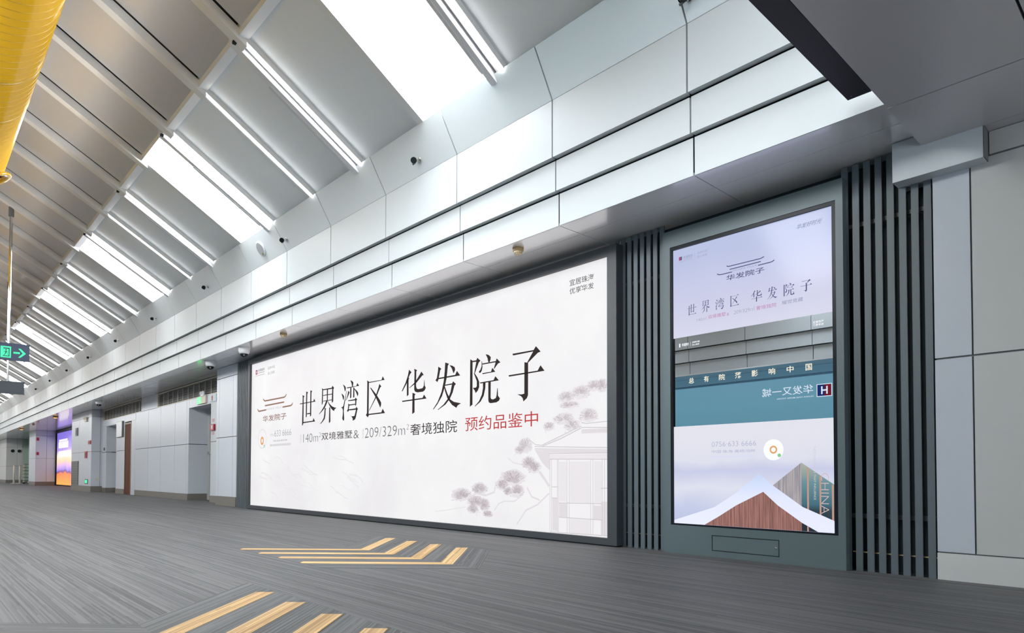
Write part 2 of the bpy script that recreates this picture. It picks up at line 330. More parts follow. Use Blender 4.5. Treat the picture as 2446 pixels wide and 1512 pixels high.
# ---- strip lights and blind cassettes hung along the ribs of the lower slope
def lamp_bar(x0, x1, ya, yb, t0, t1, m, name, p): return slope(x0, x1, ya, yb, low_z, t0, t1, m, name, p)
ns = 0
for i, x in enumerate(PX[:-1]):
    k = i+K0
    if k % 4 == 1 or k < 0: continue
    if x < -60: break
    t = root('strip_light', (x+.03, 3.3, low_z(3.3)))
    lamp_bar(x+.008, x+.05, 3.975, 2.635, -.024, -.008, M['strip'], 'diffuser', t)
    lamp_bar(x+.004, x+.054, 3.985, 2.63, -.008, -.003, M['white'], 'housing', t)
    which = {0: 'at a skylight edge', 2: 'by a closed blind', 3: 'alone between skylights'}[k % 4]
    if k >= 0: tag(t, f'white strip light {which}, {ORD[ns]} rib light from the near end', 'light', 'strip lights along the roof ribs'); ns += 1
    else: tag(t, 'lit white strip light nearest the camera, beyond the top edge', 'light', 'strip lights along the roof ribs')
    slope(x-.005, x+.05, 3.975, 2.635, low_z, -.034, -.0, M['strip'], 'strip_diffuser', ceiling, True)
    if k % 4 == 0 and k >= 4:
        slope(x-.165, x-.115, 3.975, 2.64, low_z, -.034, -.0, M['strip_warm'], 'strip_diffuser', ceiling, True)
        t = root('strip_light', (x-.13, 3.3, low_z(3.3)))
        lamp_bar(x-.165, x-.115, 3.975, 2.66, -.030, -.010, M['strip_warm'], 'diffuser', t)
        lamp_bar(x-.170, x-.110, 3.985, 2.65, -.010, .03, M['white'], 'housing', t)
        tag(t, f'warm strip light between rib and skylight, {ORD[k//4-1]} such from the near end', 'light', 'paired strip lights beside skylights')
nc = 0
for i, x in enumerate(PX[:-1]):
    k = i+K0
    if k % 2 or k < -2 or x < -46: continue
    slope(x-.082, x-.045, 4.2, 2.64, low_z, .045, .09, M['groove'], 'shadow_groove', ceiling)  # dark colour stands for the shade in the gap beside the rib
    a, b = (x-.155, x-.08) if k == 0 else (x-.255, x-.175) if k % 4 == 0 else (x-.165, x-.08)
    t = root('blind_cassette', ((a+b)/2, 3.3, low_z(3.3)))
    lamp_bar(a, b, 4.02, 2.50, -.05, .05, M['cassette'], 'housing', t)
    lamp_bar(a-.004, a+.03, 3.90, 2.95, -.062, -.045, M['white'], 'hem_bar', t)
    lamp_bar(a-.010, a-.004, 3.88, 2.95, -.058, -.03, M['gasket'], 'slot', t)
    bk = MB(); bk.box(b+.015, b+.05, 2.50, 2.535, hi_z(2.5)-.03, hi_z(2.5)-.0).build('bracket', M['dark'], t)
    tag(t, f'white roller blind cassette {"beside a bright skylight" if k % 4 == 0 else "on a plain roof bay"}, {ORD[nc]} from the near end', 'blind cassette', 'blind cassettes under the roof')
    nc += 1

# ---- stepped bulkhead above the wall: flared, upper, middle and lower cladding panels
P = 1.37; J0 = -2.63+5*P; NP = 30
trim_1 = struct(root('trim_1', (-10, 4.3, 3.0)))
trim_8 = struct(root('trim_8', (-10, mir(4.3), 3.0)))
def tiers(x0, x1, g=.007):
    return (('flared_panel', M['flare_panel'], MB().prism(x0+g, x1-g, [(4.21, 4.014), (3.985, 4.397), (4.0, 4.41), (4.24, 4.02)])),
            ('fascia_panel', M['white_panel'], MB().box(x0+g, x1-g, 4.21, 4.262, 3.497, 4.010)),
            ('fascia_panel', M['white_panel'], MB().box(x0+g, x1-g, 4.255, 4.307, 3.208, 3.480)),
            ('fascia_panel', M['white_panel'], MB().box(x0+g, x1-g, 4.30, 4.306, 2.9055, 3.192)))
protos = [b.build(nm, m, trim_1) for nm, m, b in tiers(J0-P, J0)]
for j in range(1, NP):
    for o in protos: copy(o, (-P*j, 0, 0))
for j in range(0, NP):
    for o in protos:
        c = copy(o, (-P*j, 1.1, 0), trim_8); c.scale = (1, -1, 1); c.matrix_parent_inverse = Matrix.Translation(-trim_8.location)
xe = J0-P*NP
far = [MB() for _ in range(4)]
for j in range(NP, 48):
    for acc, (nm, m, b) in zip(far, tiers(J0-P*(j+1), J0-P*j)):
        n0 = len(acc.v); acc.v += b.v; acc.f += [tuple(q+n0 for q in f) for f in b.f]
for acc, (nm, m, b) in zip(far, tiers(0, 1)): stuff(acc.build(nm, m, trim_1))
bxo('joint_backing', M['dark'], trim_1, XF, J0, 4.345, 4.36, 2.935, 4.02)
MB().prism(XF, J0, [(4.25, 4.0), (4.02, 4.405), (4.03, 4.415), (4.30, 4.0)]).build('joint_backing', M['gasket'], trim_1)
MB().prism(XF, J0, [(4.36, 4.0), (4.36, 4.5), (4.40, 4.5), (4.40, 4.0)]).build('cavity_wall', M['white_panel'], trim_1)
bxo('joint_backing', M['gasket'], trim_8, XF, J0, mir(4.36), mir(4.345), 2.93, 4.5)
bxo('cladding', M['white_panel'], trim_8, XF, xe, mir(4.30), mir(4.21), 2.905, 4.40)

# ---- soffit under the bulkhead
trim_2 = struct(root('trim_2', (-10, 4.6, 2.9)))
s1 = bxo('soffit_panel', M['soffit'], trim_2, J0-P+.004, J0-.004, 4.308, 4.604, 2.9055, 2.93)
s2 = bxo('soffit_panel', M['soffit'], trim_2, J0-P+.004, J0-.004, 4.610, 5.10, 2.9055, 2.93)
s3 = bxo('soffit_panel', M['soffit'], trim_2, J0-P+.004, J0-.004, 5.105, 6.40, 2.9055, 2.93)
for j in range(3, 48):
    copy(s1, (-P*j, 0, 0)); copy(s2, (-P*j, 0, 0))
    if -P*j+J0 < -13.4: copy(s3, (-P*j, 0, 0))
for o in (s1, s2): copy(o, (-P, 0, 0)); copy(o, (-2*P, 0, 0))
bxo('joint_backing', M['dark'], trim_2, XF, J0, 4.33, 6.5, 2.931, 2.96)

# ---- walls
wall_right = struct(root('wall_right', (-8, 5, 0)))
wr = wall_right
bxo('backing', M['dark'], wr, -13.46, XN, 5.085, 5.13, 0, 2.93)
# near pillar at the right edge
MB().box(-1.256, -1.053, 4.96, 5.08, .180, 1.428).build('wall_panel', M['near_cool'], wr)
MB().box(-1.256, -1.053, 4.96, 5.08, 1.440, 2.640).build('wall_panel', M['near_cool'], wr)
MB().box(-1.043, .40, 4.96, 5.08, .180, 1.428).build('wall_panel', M['near_warm'], wr)
MB().box(-1.043, .40, 4.96, 5.08, 1.440, 2.672).build('wall_panel', M['near_warm'], wr)
MB().box(-.945, .40, 4.96, 5.08, 2.684, 2.826).build('wall_panel', M['near_warm'], wr)
for x in (.41, 1.87): 
    for za, zb in ((.18, 1.428), (1.44, 2.672), (2.684, 2.826)): MB().box(x, x+1.45, 4.96, 5.08, za, zb).build('wall_panel', M['near_warm'], wr)
MB().box(-1.25, XN, 4.972, 5.08, .02, 2.83).build('joint_filler', M['gasket'], wr)
struct(bxo('baseboard_right', M['steel'], None, -1.256, XN, 4.952, 5.08, 0, .172))
trim_3 = struct(root('trim_3', (-1.2, 4.85, 2.64)))
bxo('box_cladding', M['white_panel'], trim_3, -1.462, -.957, 4.853, 5.07, 2.636, 2.900)
MB().box(-.957, -.950, 4.857, 4.965, 2.640, 2.90).build('end_cap', M['gasket'], trim_3)
# pillar left of the big lightbox
for xa, xb in ((-14.60, -14.455), (-14.447, -13.66), (-13.652, -13.455)):
    for za, zb in ((.195, 1.415), (1.43, 2.665), (2.68, 2.9)): MB().box(xa, xb, 4.965, 5.06, za, zb).build('wall_panel', M['blue_panel'], wr)
bxo('joint_filler', M['gasket'], wr, -14.59, -13.46, 4.975, 5.8, .03, 2.9)
bxo('return_panel', M['blue_panel'], wr, -14.61, -14.59, 4.967, 5.8, .19, 2.9)
struct(bxo('baseboard_right.001', M['stone'], None, -14.605, -13.452, 4.955, 5.06, 0, .19))
# recessed service wall: panels, three doorways, ventilation transoms
YW = 5.29
cols = [-17.52, -17.68, -18.645, -19.925, -21.15, -22.56]
for a, b in zip(cols[1:], cols[:-1]):
    MB().box(a+.006, b-.006, YW, YW+.05, .160, 1.392).build('wall_panel', M['blue_panel'], wr)
    MB().box(a+.006, b-.006, YW, YW+.05, 1.408, 2.505).build('wall_panel', M['blue_panel'], wr)
MB().box(-17.51, -14.61, YW, YW+.05, 2.318, 2.505).build('wall_panel', M['blue_panel'], wr)
for za, zb in ((.16, 1.392), (1.408, 2.312)): MB().box(-15.93, -15.30, YW, YW+.05, za, zb).build('wall_panel', M['white_panel'], wr)
for za, zb in ((.16, 1.392), (1.408, 2.505)): MB().box(-24.98, -23.87, YW, YW+.05, za, zb).build('wall_panel', M['blue_panel'], wr)
MB().box(-23.86, -22.57, YW, YW+.05, 2.305, 2.505).build('wall_panel', M['blue_panel'], wr)
MB().box(-27.0, -24.99, YW, YW+.05, 2.32, 2.505).build('wall_panel', M['blue_panel'], wr)
for za, zb in ((.16, 1.392), (1.408, 2.312)): MB().box(-27.0, -26.42, YW, YW+.05, za, zb).build('wall_panel', M['blue_panel'], wr)
MB().box(-21.93, -20.27, YW, YW+.05, 2.515, 2.905).build('wall_panel', M['blue_panel'], wr)
bxo('joint_filler', M['gasket'], wr, -22.55, -17.55, YW+.012, YW+.5, .03, 2.5)
bxo('joint_filler', M['gasket'], wr, -24.9, -23.88, YW+.012, YW+.5, .03, 2.5)
bxo('joint_filler', M['gasket'], wr, -27.1, -14.6, YW+.30, YW+.5, 2.45, 2.93)
for za, zb in ((.16, 1.392), (1.408, 2.312)):
    MB().box(-17.55, -17.52, YW+.004, 5.80, za, zb).build('reveal_panel', M['blue_panel'], wr)
    MB().box(-26.44, -26.41, YW+.004, 5.75, za, zb).build('reveal_panel', M['blue_panel'], wr)
bxo('reveal_head', M['blue_panel'], wr, -17.52, -15.9, YW+.004, 5.8, 2.30, 2.318)
bxo('reveal_head', M['blue_panel'], wr, -26.41, -24.98, YW+.004, 5.75, 2.30, 2.32)
bxo('reveal_side', M['blue_panel'], wr, -25.0, -24.98, YW+.004, 5.75, .0, 2.32)
for q, (a, b) in enumerate(((-22.56, -17.52), (-24.98, -23.87), (-15.93, -15.30), (-27.0, -26.41))):
    struct(bxo('baseboard_right.%03d' % (q+2), M['stone'], None, a, b, YW-.012, YW+.05, 0, .156))
struct(bxo('baseboard_right.010', M['stone'], None, -26.45, -26.40, YW+.05, 5.75, 0, .156))
struct(bxo('baseboard_right.006', M['stone'], None, -17.56, -17.508, YW+.05, 5.80, 0, .156))
for a, b in ((-20.25, -14.62), (-26.95, -21.95)):
    t = root('ventilation_grille', ((a+b)/2, YW, 2.51))
    bxo('backing', M['vent'], t, a, b, YW+.06, YW+.09, 2.51, 2.905)
    fr = MB().box(a, b, YW, YW+.06, 2.51, 2.528).box(a, b, YW-.02, YW+.06, 2.862, 2.89).box(a, a+.02, YW, YW+.06, 2.51, 2.9).box(b-.02, b, YW, YW+.06, 2.51, 2.9)
    fr.build('frame', M['cream'], t)
    x = a+.42
    while x < b-.1: MB().box(x, x+.022, YW+.03, YW+.042, 2.528, 2.862).build('mullion', M['cream'], t); x += .42
    for r in range(5): MB().box(a+.02, b-.02, YW+.04, YW+.062, 2.56+.06*r, 2.572+.06*r).build('louvre', M['vent'], t)
    tag(t, 'long dark ventilation grille with pale mullions '+('over the exit door recess' if a > -21 else 'over the brown door and the left recess'), 'vent', 'ventilation grilles above the service wall')
# doors (setting)
d1 = struct(root('door_1', (-16.7, 5.77, 0)))
bxo('leaf', M['steel_door'], d1, -17.36, -16.15, 5.77, 5.82, .01, 2.22)
bxo('door_frame', M['steel'], d1, -17.52, -17.37, 5.74, 5.82, 0, 2.30); bxo('door_frame', M['steel'], d1, -17.37, -15.9, 5.74, 5.82, 2.22, 2.30); bxo('door_frame', M['steel'], d1, -16.14, -15.9, 5.74, 5.82, 0, 2.22)
MB().box(-17.34, -16.2, 5.69, 5.725, 1.16, 1.215).box(-17.34, -17.26, 5.69, 5.77, 1.15, 1.225).box(-16.28, -16.2, 5.69, 5.77, 1.15, 1.225).build('push_bar', M['steel'], d1)
MB().box(-17.2, -16.9, 5.71, 5.77, 2.08, 2.16).build('door_closer', M['chrome'], d1)
d2 = struct(root('door_2', (-23.45, 5.33, 0)))
bxo('leaf', M['wood'], d2, -23.83, -23.12, 5.300, 5.35, .01, 2.22)
MB().box(-23.86, -23.83, YW-.005, 5.39, 0, 2.27).box(-23.12, -23.05, YW-.005, 5.39, 0, 2.27).box(-23.83, -23.12, YW-.005, 5.39, 2.22, 2.27).build('door_frame', mat('frame_oak', (.24, .17, .125), .4), d2)
MB().box(-23.05, -22.56, YW, YW+.05, .0, 2.30).build('wall_panel', M['blue_panel'], wr)
d3 = struct(root('door_3', (-25.7, 5.7, 0)))
bxo('leaf', M['white'], d3, -26.0, -25.05, 5.70, 5.74, .01, 2.2)
bxo('door_frame', M['steel'], d3, -26.41, -26.02, 5.68, 5.75, 0, 2.30); bxo('door_frame', M['steel'], d3, -26.02, -25.0, 5.68, 5.75, 2.2, 2.30)
# second pillar, bay of the coloured screen, third pillar, far wall
def pier(x0, x1, y0, y1, m, xj, zj, skirt, sk=.2, n='wall_panel'):
    xs = [x0]+[v for v in xj if x0 < v < x1]+[x1]; zs = [sk]+[v for v in zj]+[2.905]
    for a, b in zip(xs[:-1], xs[1:]):
        for c, d in zip(zs[:-1], zs[1:]): MB().box(a+.008, b-.008, y0, y0+.05, c+.006, d-.006).build(n, m, wr)
    for c, d in zip(zs[:-1], zs[1:]): MB().box(x1-.05, x1, y0+.012, (y0+y1)/2-.006, c+.006, d-.006).build(n, m, wr)
    for c, d in zip(zs[:-1], zs[1:]): MB().box(x1-.05, x1, (y0+y1)/2+.006, y1, c+.006, d-.006).build(n, m, wr)
    bxo('joint_filler', M['gasket'], wr, x0+.01, x1-.012, y0+.012, y1, .02, 2.93)
    struct(bxo('baseboard_right.%03d' % skirt, M['stone'], None, x0, x1+.004, y0-.006, y1, 0, sk))
pier(-30.6, -27.0, 4.95, 5.50, M['blue_panel'], [-29.1], [1.43, 2.66], 7)
pier(-44.5, -42.2, 5.24, 6.20, M['blue_panel'], [], [1.43, 2.62], 8)
pier(-60, -54.0, 5.15, 6.30, M['beige'], [-57], [1.10, 2.35], 9)
bxo('bay_wall', M['white_panel'], wr, -42.3, -30.5, 6.22, 6.3, 0, 2.95)
bxo('bay_wall', M['blue_panel'], wr, -60, -44.4, 6.30, 6.38, 0, 2.95)
bxo('glass_fin', M['glass_green'], wr, -53.95, -53.9, 6.02, 6.29, .1, 2.9)
bxo('glass_fin', M['glass_green'], wr, -53.7, -53.3, 6.26, 6.29, .1, 2.9)
# the side the camera does not face, seen in the glass of the display
wall_left = struct(root('wall_left', (-8, -4, 0)))
bxo('lining', M['blue_panel'], wall_left, XF, -13.4, mir(5.1), mir(5.0), 0, 2.95)
bxo('lining', M['dark'], wall_left, -13.4, -4.4, mir(5.1), mir(5.05), 0, 2.95)
for q in range(6): MB().box(-4.39+1.4*q, -3.0+1.4*q, mir(5.1), mir(5.0), 0, 2.9).build('wall_panel', M['near_cool'], wall_left)
bxo('soffit_lining', M['soffit'], wall_left, XF, XN, mir(5.1), mir(4.30), 2.905, 2.93)
struct(bxo('wall_far', M['beige'], None, XF-.1, XF, -4.3, 6.4, 0, 7))
bxo('outer_wall', M['dark'], wr, XF, -13.4, 6.50, 6.56, -.06, 3.0)
bxo('outer_wall', M['dark'], wr, -27.2, -13.5, 5.90, 5.94, -.06, 2.95)
bxo('outer_wall', M['white_panel'], wr, XF, XN, 4.62, 4.66, 2.96, 5.2)
bxo('outer_wall', M['white_panel'], wall_left, XF, XN, mir(4.66), mir(4.62), 2.93, 5.2)
# ---- low grey ceiling over the camera's end of the hall
lowc = struct(root('ceiling.001', (-.6, 3, 2.83)))
for xa, xb in ((-1.290, -.594), (-.582, .90), (.91, 2.4), (2.41, XN)):
    for ya, yb in ((4.222, 4.853), (1.9, 4.212), (-.4, 1.89), (-2.7, -.41), (-4.0, -2.71)):
        MB().box(xa, xb, ya, yb, 2.830, 2.86).build('ceiling_panel', M['grey_ceiling'], lowc)
MB().box(-.948, XN, 4.858, 4.97, 2.830, 2.86).build('ceiling_panel', M['grey_ceiling'], lowc)
bxo('joint_filler', M['dark'], lowc, -1.285, XN, -4.0, 4.85, 2.842, 2.90)
bxo('upstand', M['white_panel'], lowc, -1.285, -1.20, -4.0, 4.2, 2.90, 3.05)

# ================================================================== THINGS
# ---- backlit advertising wall
M['face'] = tint_noise(mat('lightbox_face', (.12, .12, .12), .45, 0, (.8, .78, .8), BOARD, spec=.3), (.915, .885, .905), (1, .985, .995), .9, (1, 1, 1), True)
M['ink_dark'] = ink('ink_dark', (.022, .014, .012)); M['ink_soft'] = ink('ink_charcoal', (.10, .095, .10))
M['ink_grey'] = ink('ink_grey', (.33, .32, .34)); M['ink_pale'] = ink('ink_pale', (.56, .54, .56))
M['ink_red'] = ink('ink_red', (.48, .035, .04)); M['ink_brown'] = ink('ink_brown', (.27, .14, .10))
M['ink_orange'] = ink('ink_orange', (.72, .35, .12)); M['ink_green'] = ink('ink_green', (.25, .55, .28))
M['ink_maroon'] = ink('ink_maroon', (.35, .03, .09))
M['print_a'] = ink('print_mauve', (.53, .47, .50)); M['print_b'] = ink('print_mauve_deep', (.36, .31, .34))
M['print_c'] = ink('print_shade', (.70, .665, .685)); M['print_d'] = ink('print_wash', (.76, .73, .75)); M['print_e'] = ink('print_line', (.56, .53, .55))
M['print_w'] = ink('print_white', (.82, .80, .82))
bd = root('advertising_lightbox', (-8.2, 4.95, 0))
tag(bd, 'huge white backlit advertising lightbox in a dark frame with large black calligraphic lettering', 'billboard')
bxo('face', M['face'], bd, -12.552, -3.908, 4.905, 4.94, .074, 2.748)
for b in ((-12.64, -3.80, 4.865, 4.966, 2.745, 2.835), (-12.64, -3.80, 4.865, 4.966, .012, .076), (-12.64, -12.55, 4.865, 4.966, .076, 2.745), (-3.91, -3.80, 4.865, 4.966, .076, 2.745)):
    bxo('frame_bar', M['frame'], bd, *b)
bxo('plinth', M['black'], bd, -12.62, -3.82, 4.88, 4.966, 0, .012)
YB = 4.9035
for k in GLYPH: glyph('headline_character', k, HEAD_BOARD[k], YB, M['ink_dark'], bd)
def motif(parent, strokes, w, y, m, name='roof_motif'):
    b = MB()
    for s in strokes: b.stroke(s, w, y)
    return b.build(name, m, parent)
motif(bd, [[(-11.999, 2.048), (-11.962, 2.018), (-11.914, 2.004), (-11.093, 2.004), (-11.041, 2.02), (-11.011, 2.048)], [(-11.917, 1.916), (-11.095, 1.92)],
           [(-12.252, 1.878), (-12.216, 1.84), (-12.175, 1.831), (-11.857, 1.837)], [(-11.16, 1.836), (-10.833, 1.838), (-10.776, 1.853), (-10.754, 1.882)]], .024, YB, M['ink_brown'])
L = lambda t, b, m, n='lettering', **k: lettering(n, t, b, YB, M[m], bd, **k)
L('HUAFA VILLA', (-11.836, -11.194, 1.825, 1.862), 'ink_pale'); L('华发院子', (-12.008, -11.0, 1.619, 1.732), 'ink_brown', thin=.008)
L('633 6666', (-11.483, -10.797, 1.332, 1.441), 'ink_grey', thin=-.012); L('0756', (-11.664, -11.5, 1.34, 1.389), 'ink_pale')
L('中国·珠海·黄杨河畔', (-11.535, -10.956, 1.238, 1.269), 'ink_grey')
b = MB(); x = -11.671
while x < -10.82: b.face([(x, 1.161), (x+.028, 1.161), (x+.028, 1.198), (x, 1.198)], YB); x += .043
b.build('small_print', M['ink_pale'], bd)
def disc(parent, c, rx, rz, y, m, name, n=28, ri=0):
    b = MB(); pts = [(c[0]+rx*math.cos(2*math.pi*k/n), c[1]+rz*math.sin(2*math.pi*k/n)) for k in range(n)]
    if not ri: b.face(pts, y)
    else:
        q = [(c[0]+(p[0]-c[0])*ri, c[1]+(p[1]-c[1])*ri) for p in pts]
        for k in range(n): b.poly([(pts[k][0], y, pts[k][1]), (pts[(k+1) % n][0], y, pts[(k+1) % n][1]), (q[(k+1) % n][0], y, q[(k+1) % n][1]), (q[k][0], y, q[k][1])])
    return b.build(name, m, parent)
disc(bd, (-12.02, 1.31), .20, .185, YB, M['print_d'], 'round_badge', ri=.86)
disc(bd, (-12.025, 1.275), .075, .078, YB, M['ink_orange'], 'badge_mark', ri=.5); disc(bd, (-11.93, 1.171), .03, .03, YB, M['ink_green'], 'badge_dot', 12)
MB().face([(-12.363, 2.534), (-12.277, 2.534), (-12.277, 2.616), (-12.363, 2.616)], YB).build('company_mark', M['ink_maroon'], bd)
MB().stroke([(-12.335, 2.55), (-12.335, 2.60)], .012, YB-.0005).stroke([(-12.305, 2.55), (-12.305, 2.60)], .012, YB-.0005).stroke([(-12.335, 2.576), (-12.305, 2.576)], .012, YB-.0005).build('company_mark_inset', M['print_w'], bd)
L('华发股份', (-12.245, -11.952, 2.574, 2.625), 'ink_soft', thin=.004); L('品质中国', (-11.801, -11.508, 2.568, 2.618), 'ink_grey'); L('匠心筑家', (-11.799, -11.506, 2.471, 2.521), 'ink_grey')
MB().stroke([(-12.245, 2.55), (-11.955, 2.55)], .010, YB).stroke([(-12.38, 2.506), (-11.95, 2.506)], .007, YB).build('company_rule', M['ink_grey'], bd)
L('建\n面\n约', (-10.453, -10.402, 1.184, 1.322), 'ink_pale'); L('140m²', (-10.338, -9.721, 1.186, 1.328), 'ink_soft', thin=-.018)
L('双境雅墅', (-9.699, -8.729, 1.201, 1.320), 'ink_dark'); L('&', (-8.69, -8.541, 1.192, 1.313), 'ink_soft', thin=-.014)
L('建\n面\n约', (-8.441, -8.397, 1.178, 1.322), 'ink_pale'); L('209/329m²', (-8.368, -7.248, 1.188, 1.328), 'ink_soft', thin=-.018)
L('奢境独院', (-7.217, -6.233, 1.177, 1.326), 'ink_dark'); L('预约品鉴中', (-6.077, -4.862, 1.180, 1.342), 'ink_red')
L('宜居珠海', (-4.418, -4.101, 2.562, 2.627), 'ink_soft', thin=.004); L('优享华发', (-4.418, -4.102, 2.479, 2.541), 'ink_soft', thin=.004); L('+', (-4.272, -4.25, 2.528, 2.542), 'ink_soft', thin=.02)
# misty gatehouse and pine printed at the lower right
def pr(name, m, *polys, y=YB+.0008):
    for p in polys: MB().face(p, y).build(name, M[m], bd)
R_ = lambda x0, x1, z0, z1: [(x0, z0), (x1, z0), (x1, z1), (x0, z1)]
pr('gatehouse_print', 'print_w', [(-4.95, .968), (-4.812, .978), (-4.546, 1.062), (-4.265, 1.15), (-4.2, 1.172), (-3.922, 1.178), (-3.922, .93), (-4.912, .966)], R_(-4.69, -3.922, .08, .88))
pr('eave_print', 'print_c', [(-4.912, .950), (-3.922, .912), (-3.922, .876), (-4.689, .893), (-4.912, .937)], [(-4.912, .933), (-4.689, .893), (-4.689, .712), (-4.80, .79)], y=YB+.0004)
pr('shade_print', 'print_c', R_(-4.655, -4.59, .10, .43), R_(-4.02, -3.93, .10, .415), R_(-4.56, -4.455, .245, .38), R_(-4.11, -4.01, .245, .375), y=YB+.0004)
pr('shade_print', 'print_d', R_(-4.415, -4.155, .395, .80), R_(-4.415, -4.155, .09, .235), R_(-4.56, -4.46, .40, .80), R_(-4.10, -4.01, .40, .80), R_(-4.697, -3.922, .825, .872), [(-4.25, 1.115), (-3.922, 1.108), (-3.922, 1.065), (-4.25, 1.075)], y=YB+.0004)
b = MB()
for s in ([(-4.99, 1.038), (-4.90, .985), (-4.81, .975), (-4.546, 1.060), (-4.265, 1.150)], [(-4.265, 1.185), (-4.2, 1.170), (-3.922, 1.178)], [(-4.265, 1.135), (-3.922, 1.118)], [(-4.53, 1.035), (-4.265, 1.129)], [(-4.79, .968), (-4.53, 1.035)], [(-4.912, .966), (-3.922, .927)],
          [(-4.697, .829), (-3.922, .817)], [(-4.697, .885), (-3.922, .880)], [(-4.569, .383), (-4.0, .395)], [(-4.569, .24), (-4.0, .24)], [(-4.66, .545), (-4.58, .545)], [(-4.66, .432), (-4.58, .432)], [(-4.688, .083), (-3.935, .095)], [(-4.02, .54), (-3.93, .545)]):
    b.stroke(s, .007, YB)
for x in (-4.689, -4.665, -4.585, -4.569, -4.453, -4.423, -4.145, -4.117, -4.002, -3.974): b.stroke([(x, .09), (x, .825)], .0055, YB)
for q in range(40): b.stroke([(-4.26+q*.0085, 1.075), (-4.26+q*.0085, 1.115)], .003, YB)
for q in range(36):
    u = q/35; b.stroke([(-4.80+.53*u, .955+.165*u), (-4.80+.53*u, .975+.165*u)], .004, YB)
b.build('line_print', M['print_e'], bd)
PINE = [(-6.143,.431,.194,.081),(-5.809,.505,.142,.072),(-5.89,.358,.143,.066),(-5.728,.325,.1,.078),(-5.93,.265,.103,.053),(-5.668,.224,.088,.039),(-5.253,.638,.2,.086),(-5.419,.562,.113,.063),(-5.181,.492,.107,.073),(-5.326,.489,.074,.05),(-5.006,.797,.103,.067),(-4.92,.748,.101,.06),(-5.058,.98,.104,.085),(-5.146,.933,.071,.049),(-4.705,1.169,.081,.046),(-4.499,1.238,.139,.057),(-4.392,1.164,.106,.057),(-4.171,1.252,.115,.067),(-4.423,1.37,.122,.034),(-4.468,1.454,.108,.057),(-4.272,1.482,.118,.068),(-4.099,1.533,.099,.055),(-4.001,1.523,.062,.066)]
M['print_1'] = ink('print_mist', (.735, .70, .72)); M['print_2'] = ink('print_crown', (.65, .605, .63)); M['print_3'] = ink('print_crown_core', (.56, .51, .54))
b1, b2, b3, ba, bb = MB(), MB(), MB(), MB(), MB()
def blob(b, cx, cz, rx, rz, y):
    pts = []
    for q in range(30):
        a = 2*math.pi*q/30; r = .80+.22*random.random(); pts.append((min(cx+rx*r*math.cos(a), -3.925), cz+rz*r*math.sin(a)))
    b.face(pts, y)
for ci, (cx, cz, rx, rz) in enumerate(PINE):
    e = ci*.00002; pale = ci >= 12
    blob(b1, cx, cz, rx*1.12, rz*1.12, YB+.0013-e)
    for q in range(4): blob(b2 if not pale else b1, min(cx+random.uniform(-.4, .4)*rx, -3.99), cz+random.uniform(-.35, .45)*rz, rx*.55, rz*.55, YB+.0007-e)
    for q in range(3): blob(b3 if not pale else b2, min(cx+random.uniform(-.4, .4)*rx, -3.99), cz+random.uniform(-.6, .2)*rz, rx*.32, rz*.34, YB+.0001-e)
    for q in range(150):                                  # needles fan out from the foot of each crown
        a = random.gauss(math.pi/2, .75); r0 = random.uniform(.15, .85); r1 = r0+random.uniform(.15, .35)
        x0 = cx+rx*r0*math.cos(a)*1.1; z0 = cz-rz*.45+rz*1.35*r0*math.sin(a); x1 = cx+rx*r1*math.cos(a)*1.1; z1 = cz-rz*.45+rz*1.35*r1*math.sin(a)
        if max(x0, x1) > -3.925: continue
        d = Vector((x1-x0, z1-z0)).normalized(); w = .0022
        (bb if random.random() < (.35 if not pale else .05) else ba).face([(x0-d.y*w, z0+d.x*w), (x0+d.y*w, z0-d.x*w), (x1, z1)], YB-.0006)
stuff(b1.build('pine_mist', M['print_1'], bd)); stuff(b2.build('pine_crown', M['print_2'], bd)); stuff(b3.build('pine_crown', M['print_3'], bd))
stuff(ba.build('pine_needles', M['print_a'], bd)); stuff(bb.build('pine_needles', M['print_b'], bd))
for s, w in (([(-5.994,.395),(-5.87,.451),(-5.708,.429),(-5.552,.471),(-5.533,.535)], .02), ([(-5.551,.267),(-5.475,.346),(-5.381,.375),(-5.216,.38),(-5.11,.444)], .012), ([(-5.18,.136),(-5.109,.213),(-5.04,.289),(-4.869,.355),(-4.70,.478)], .016), ([(-5.023,.531),(-4.954,.436),(-4.836,.404)], .018), ([(-5.327,.85),(-5.236,.799),(-5.093,.773)], .009), ([(-6.661,.207),(-6.452,.23),(-6.056,.286)], .006), ([(-4.84, .70), (-4.76, .62), (-4.70, .55)], .03), ([(-4.55, 1.27), (-4.48, 1.22), (-4.40, 1.15)], .012)): MB().stroke(s, w, YB-.0008).build('branch_print', M['print_c'], bd)
b = MB()
for q in range(26):
    x = random.uniform(-12.2, -8.6); z = random.uniform(.35, 1.0); s = [(x, z)]
    for _ in range(4): s.append((s[-1][0]+random.uniform(.05, .16), s[-1][1]-random.uniform(.0, .06)))
    b.stroke(s, random.uniform(.006, .02), YB)
stuff(b.build('ink_wash', ink('print_vein', (.765, .738, .757)), bd))

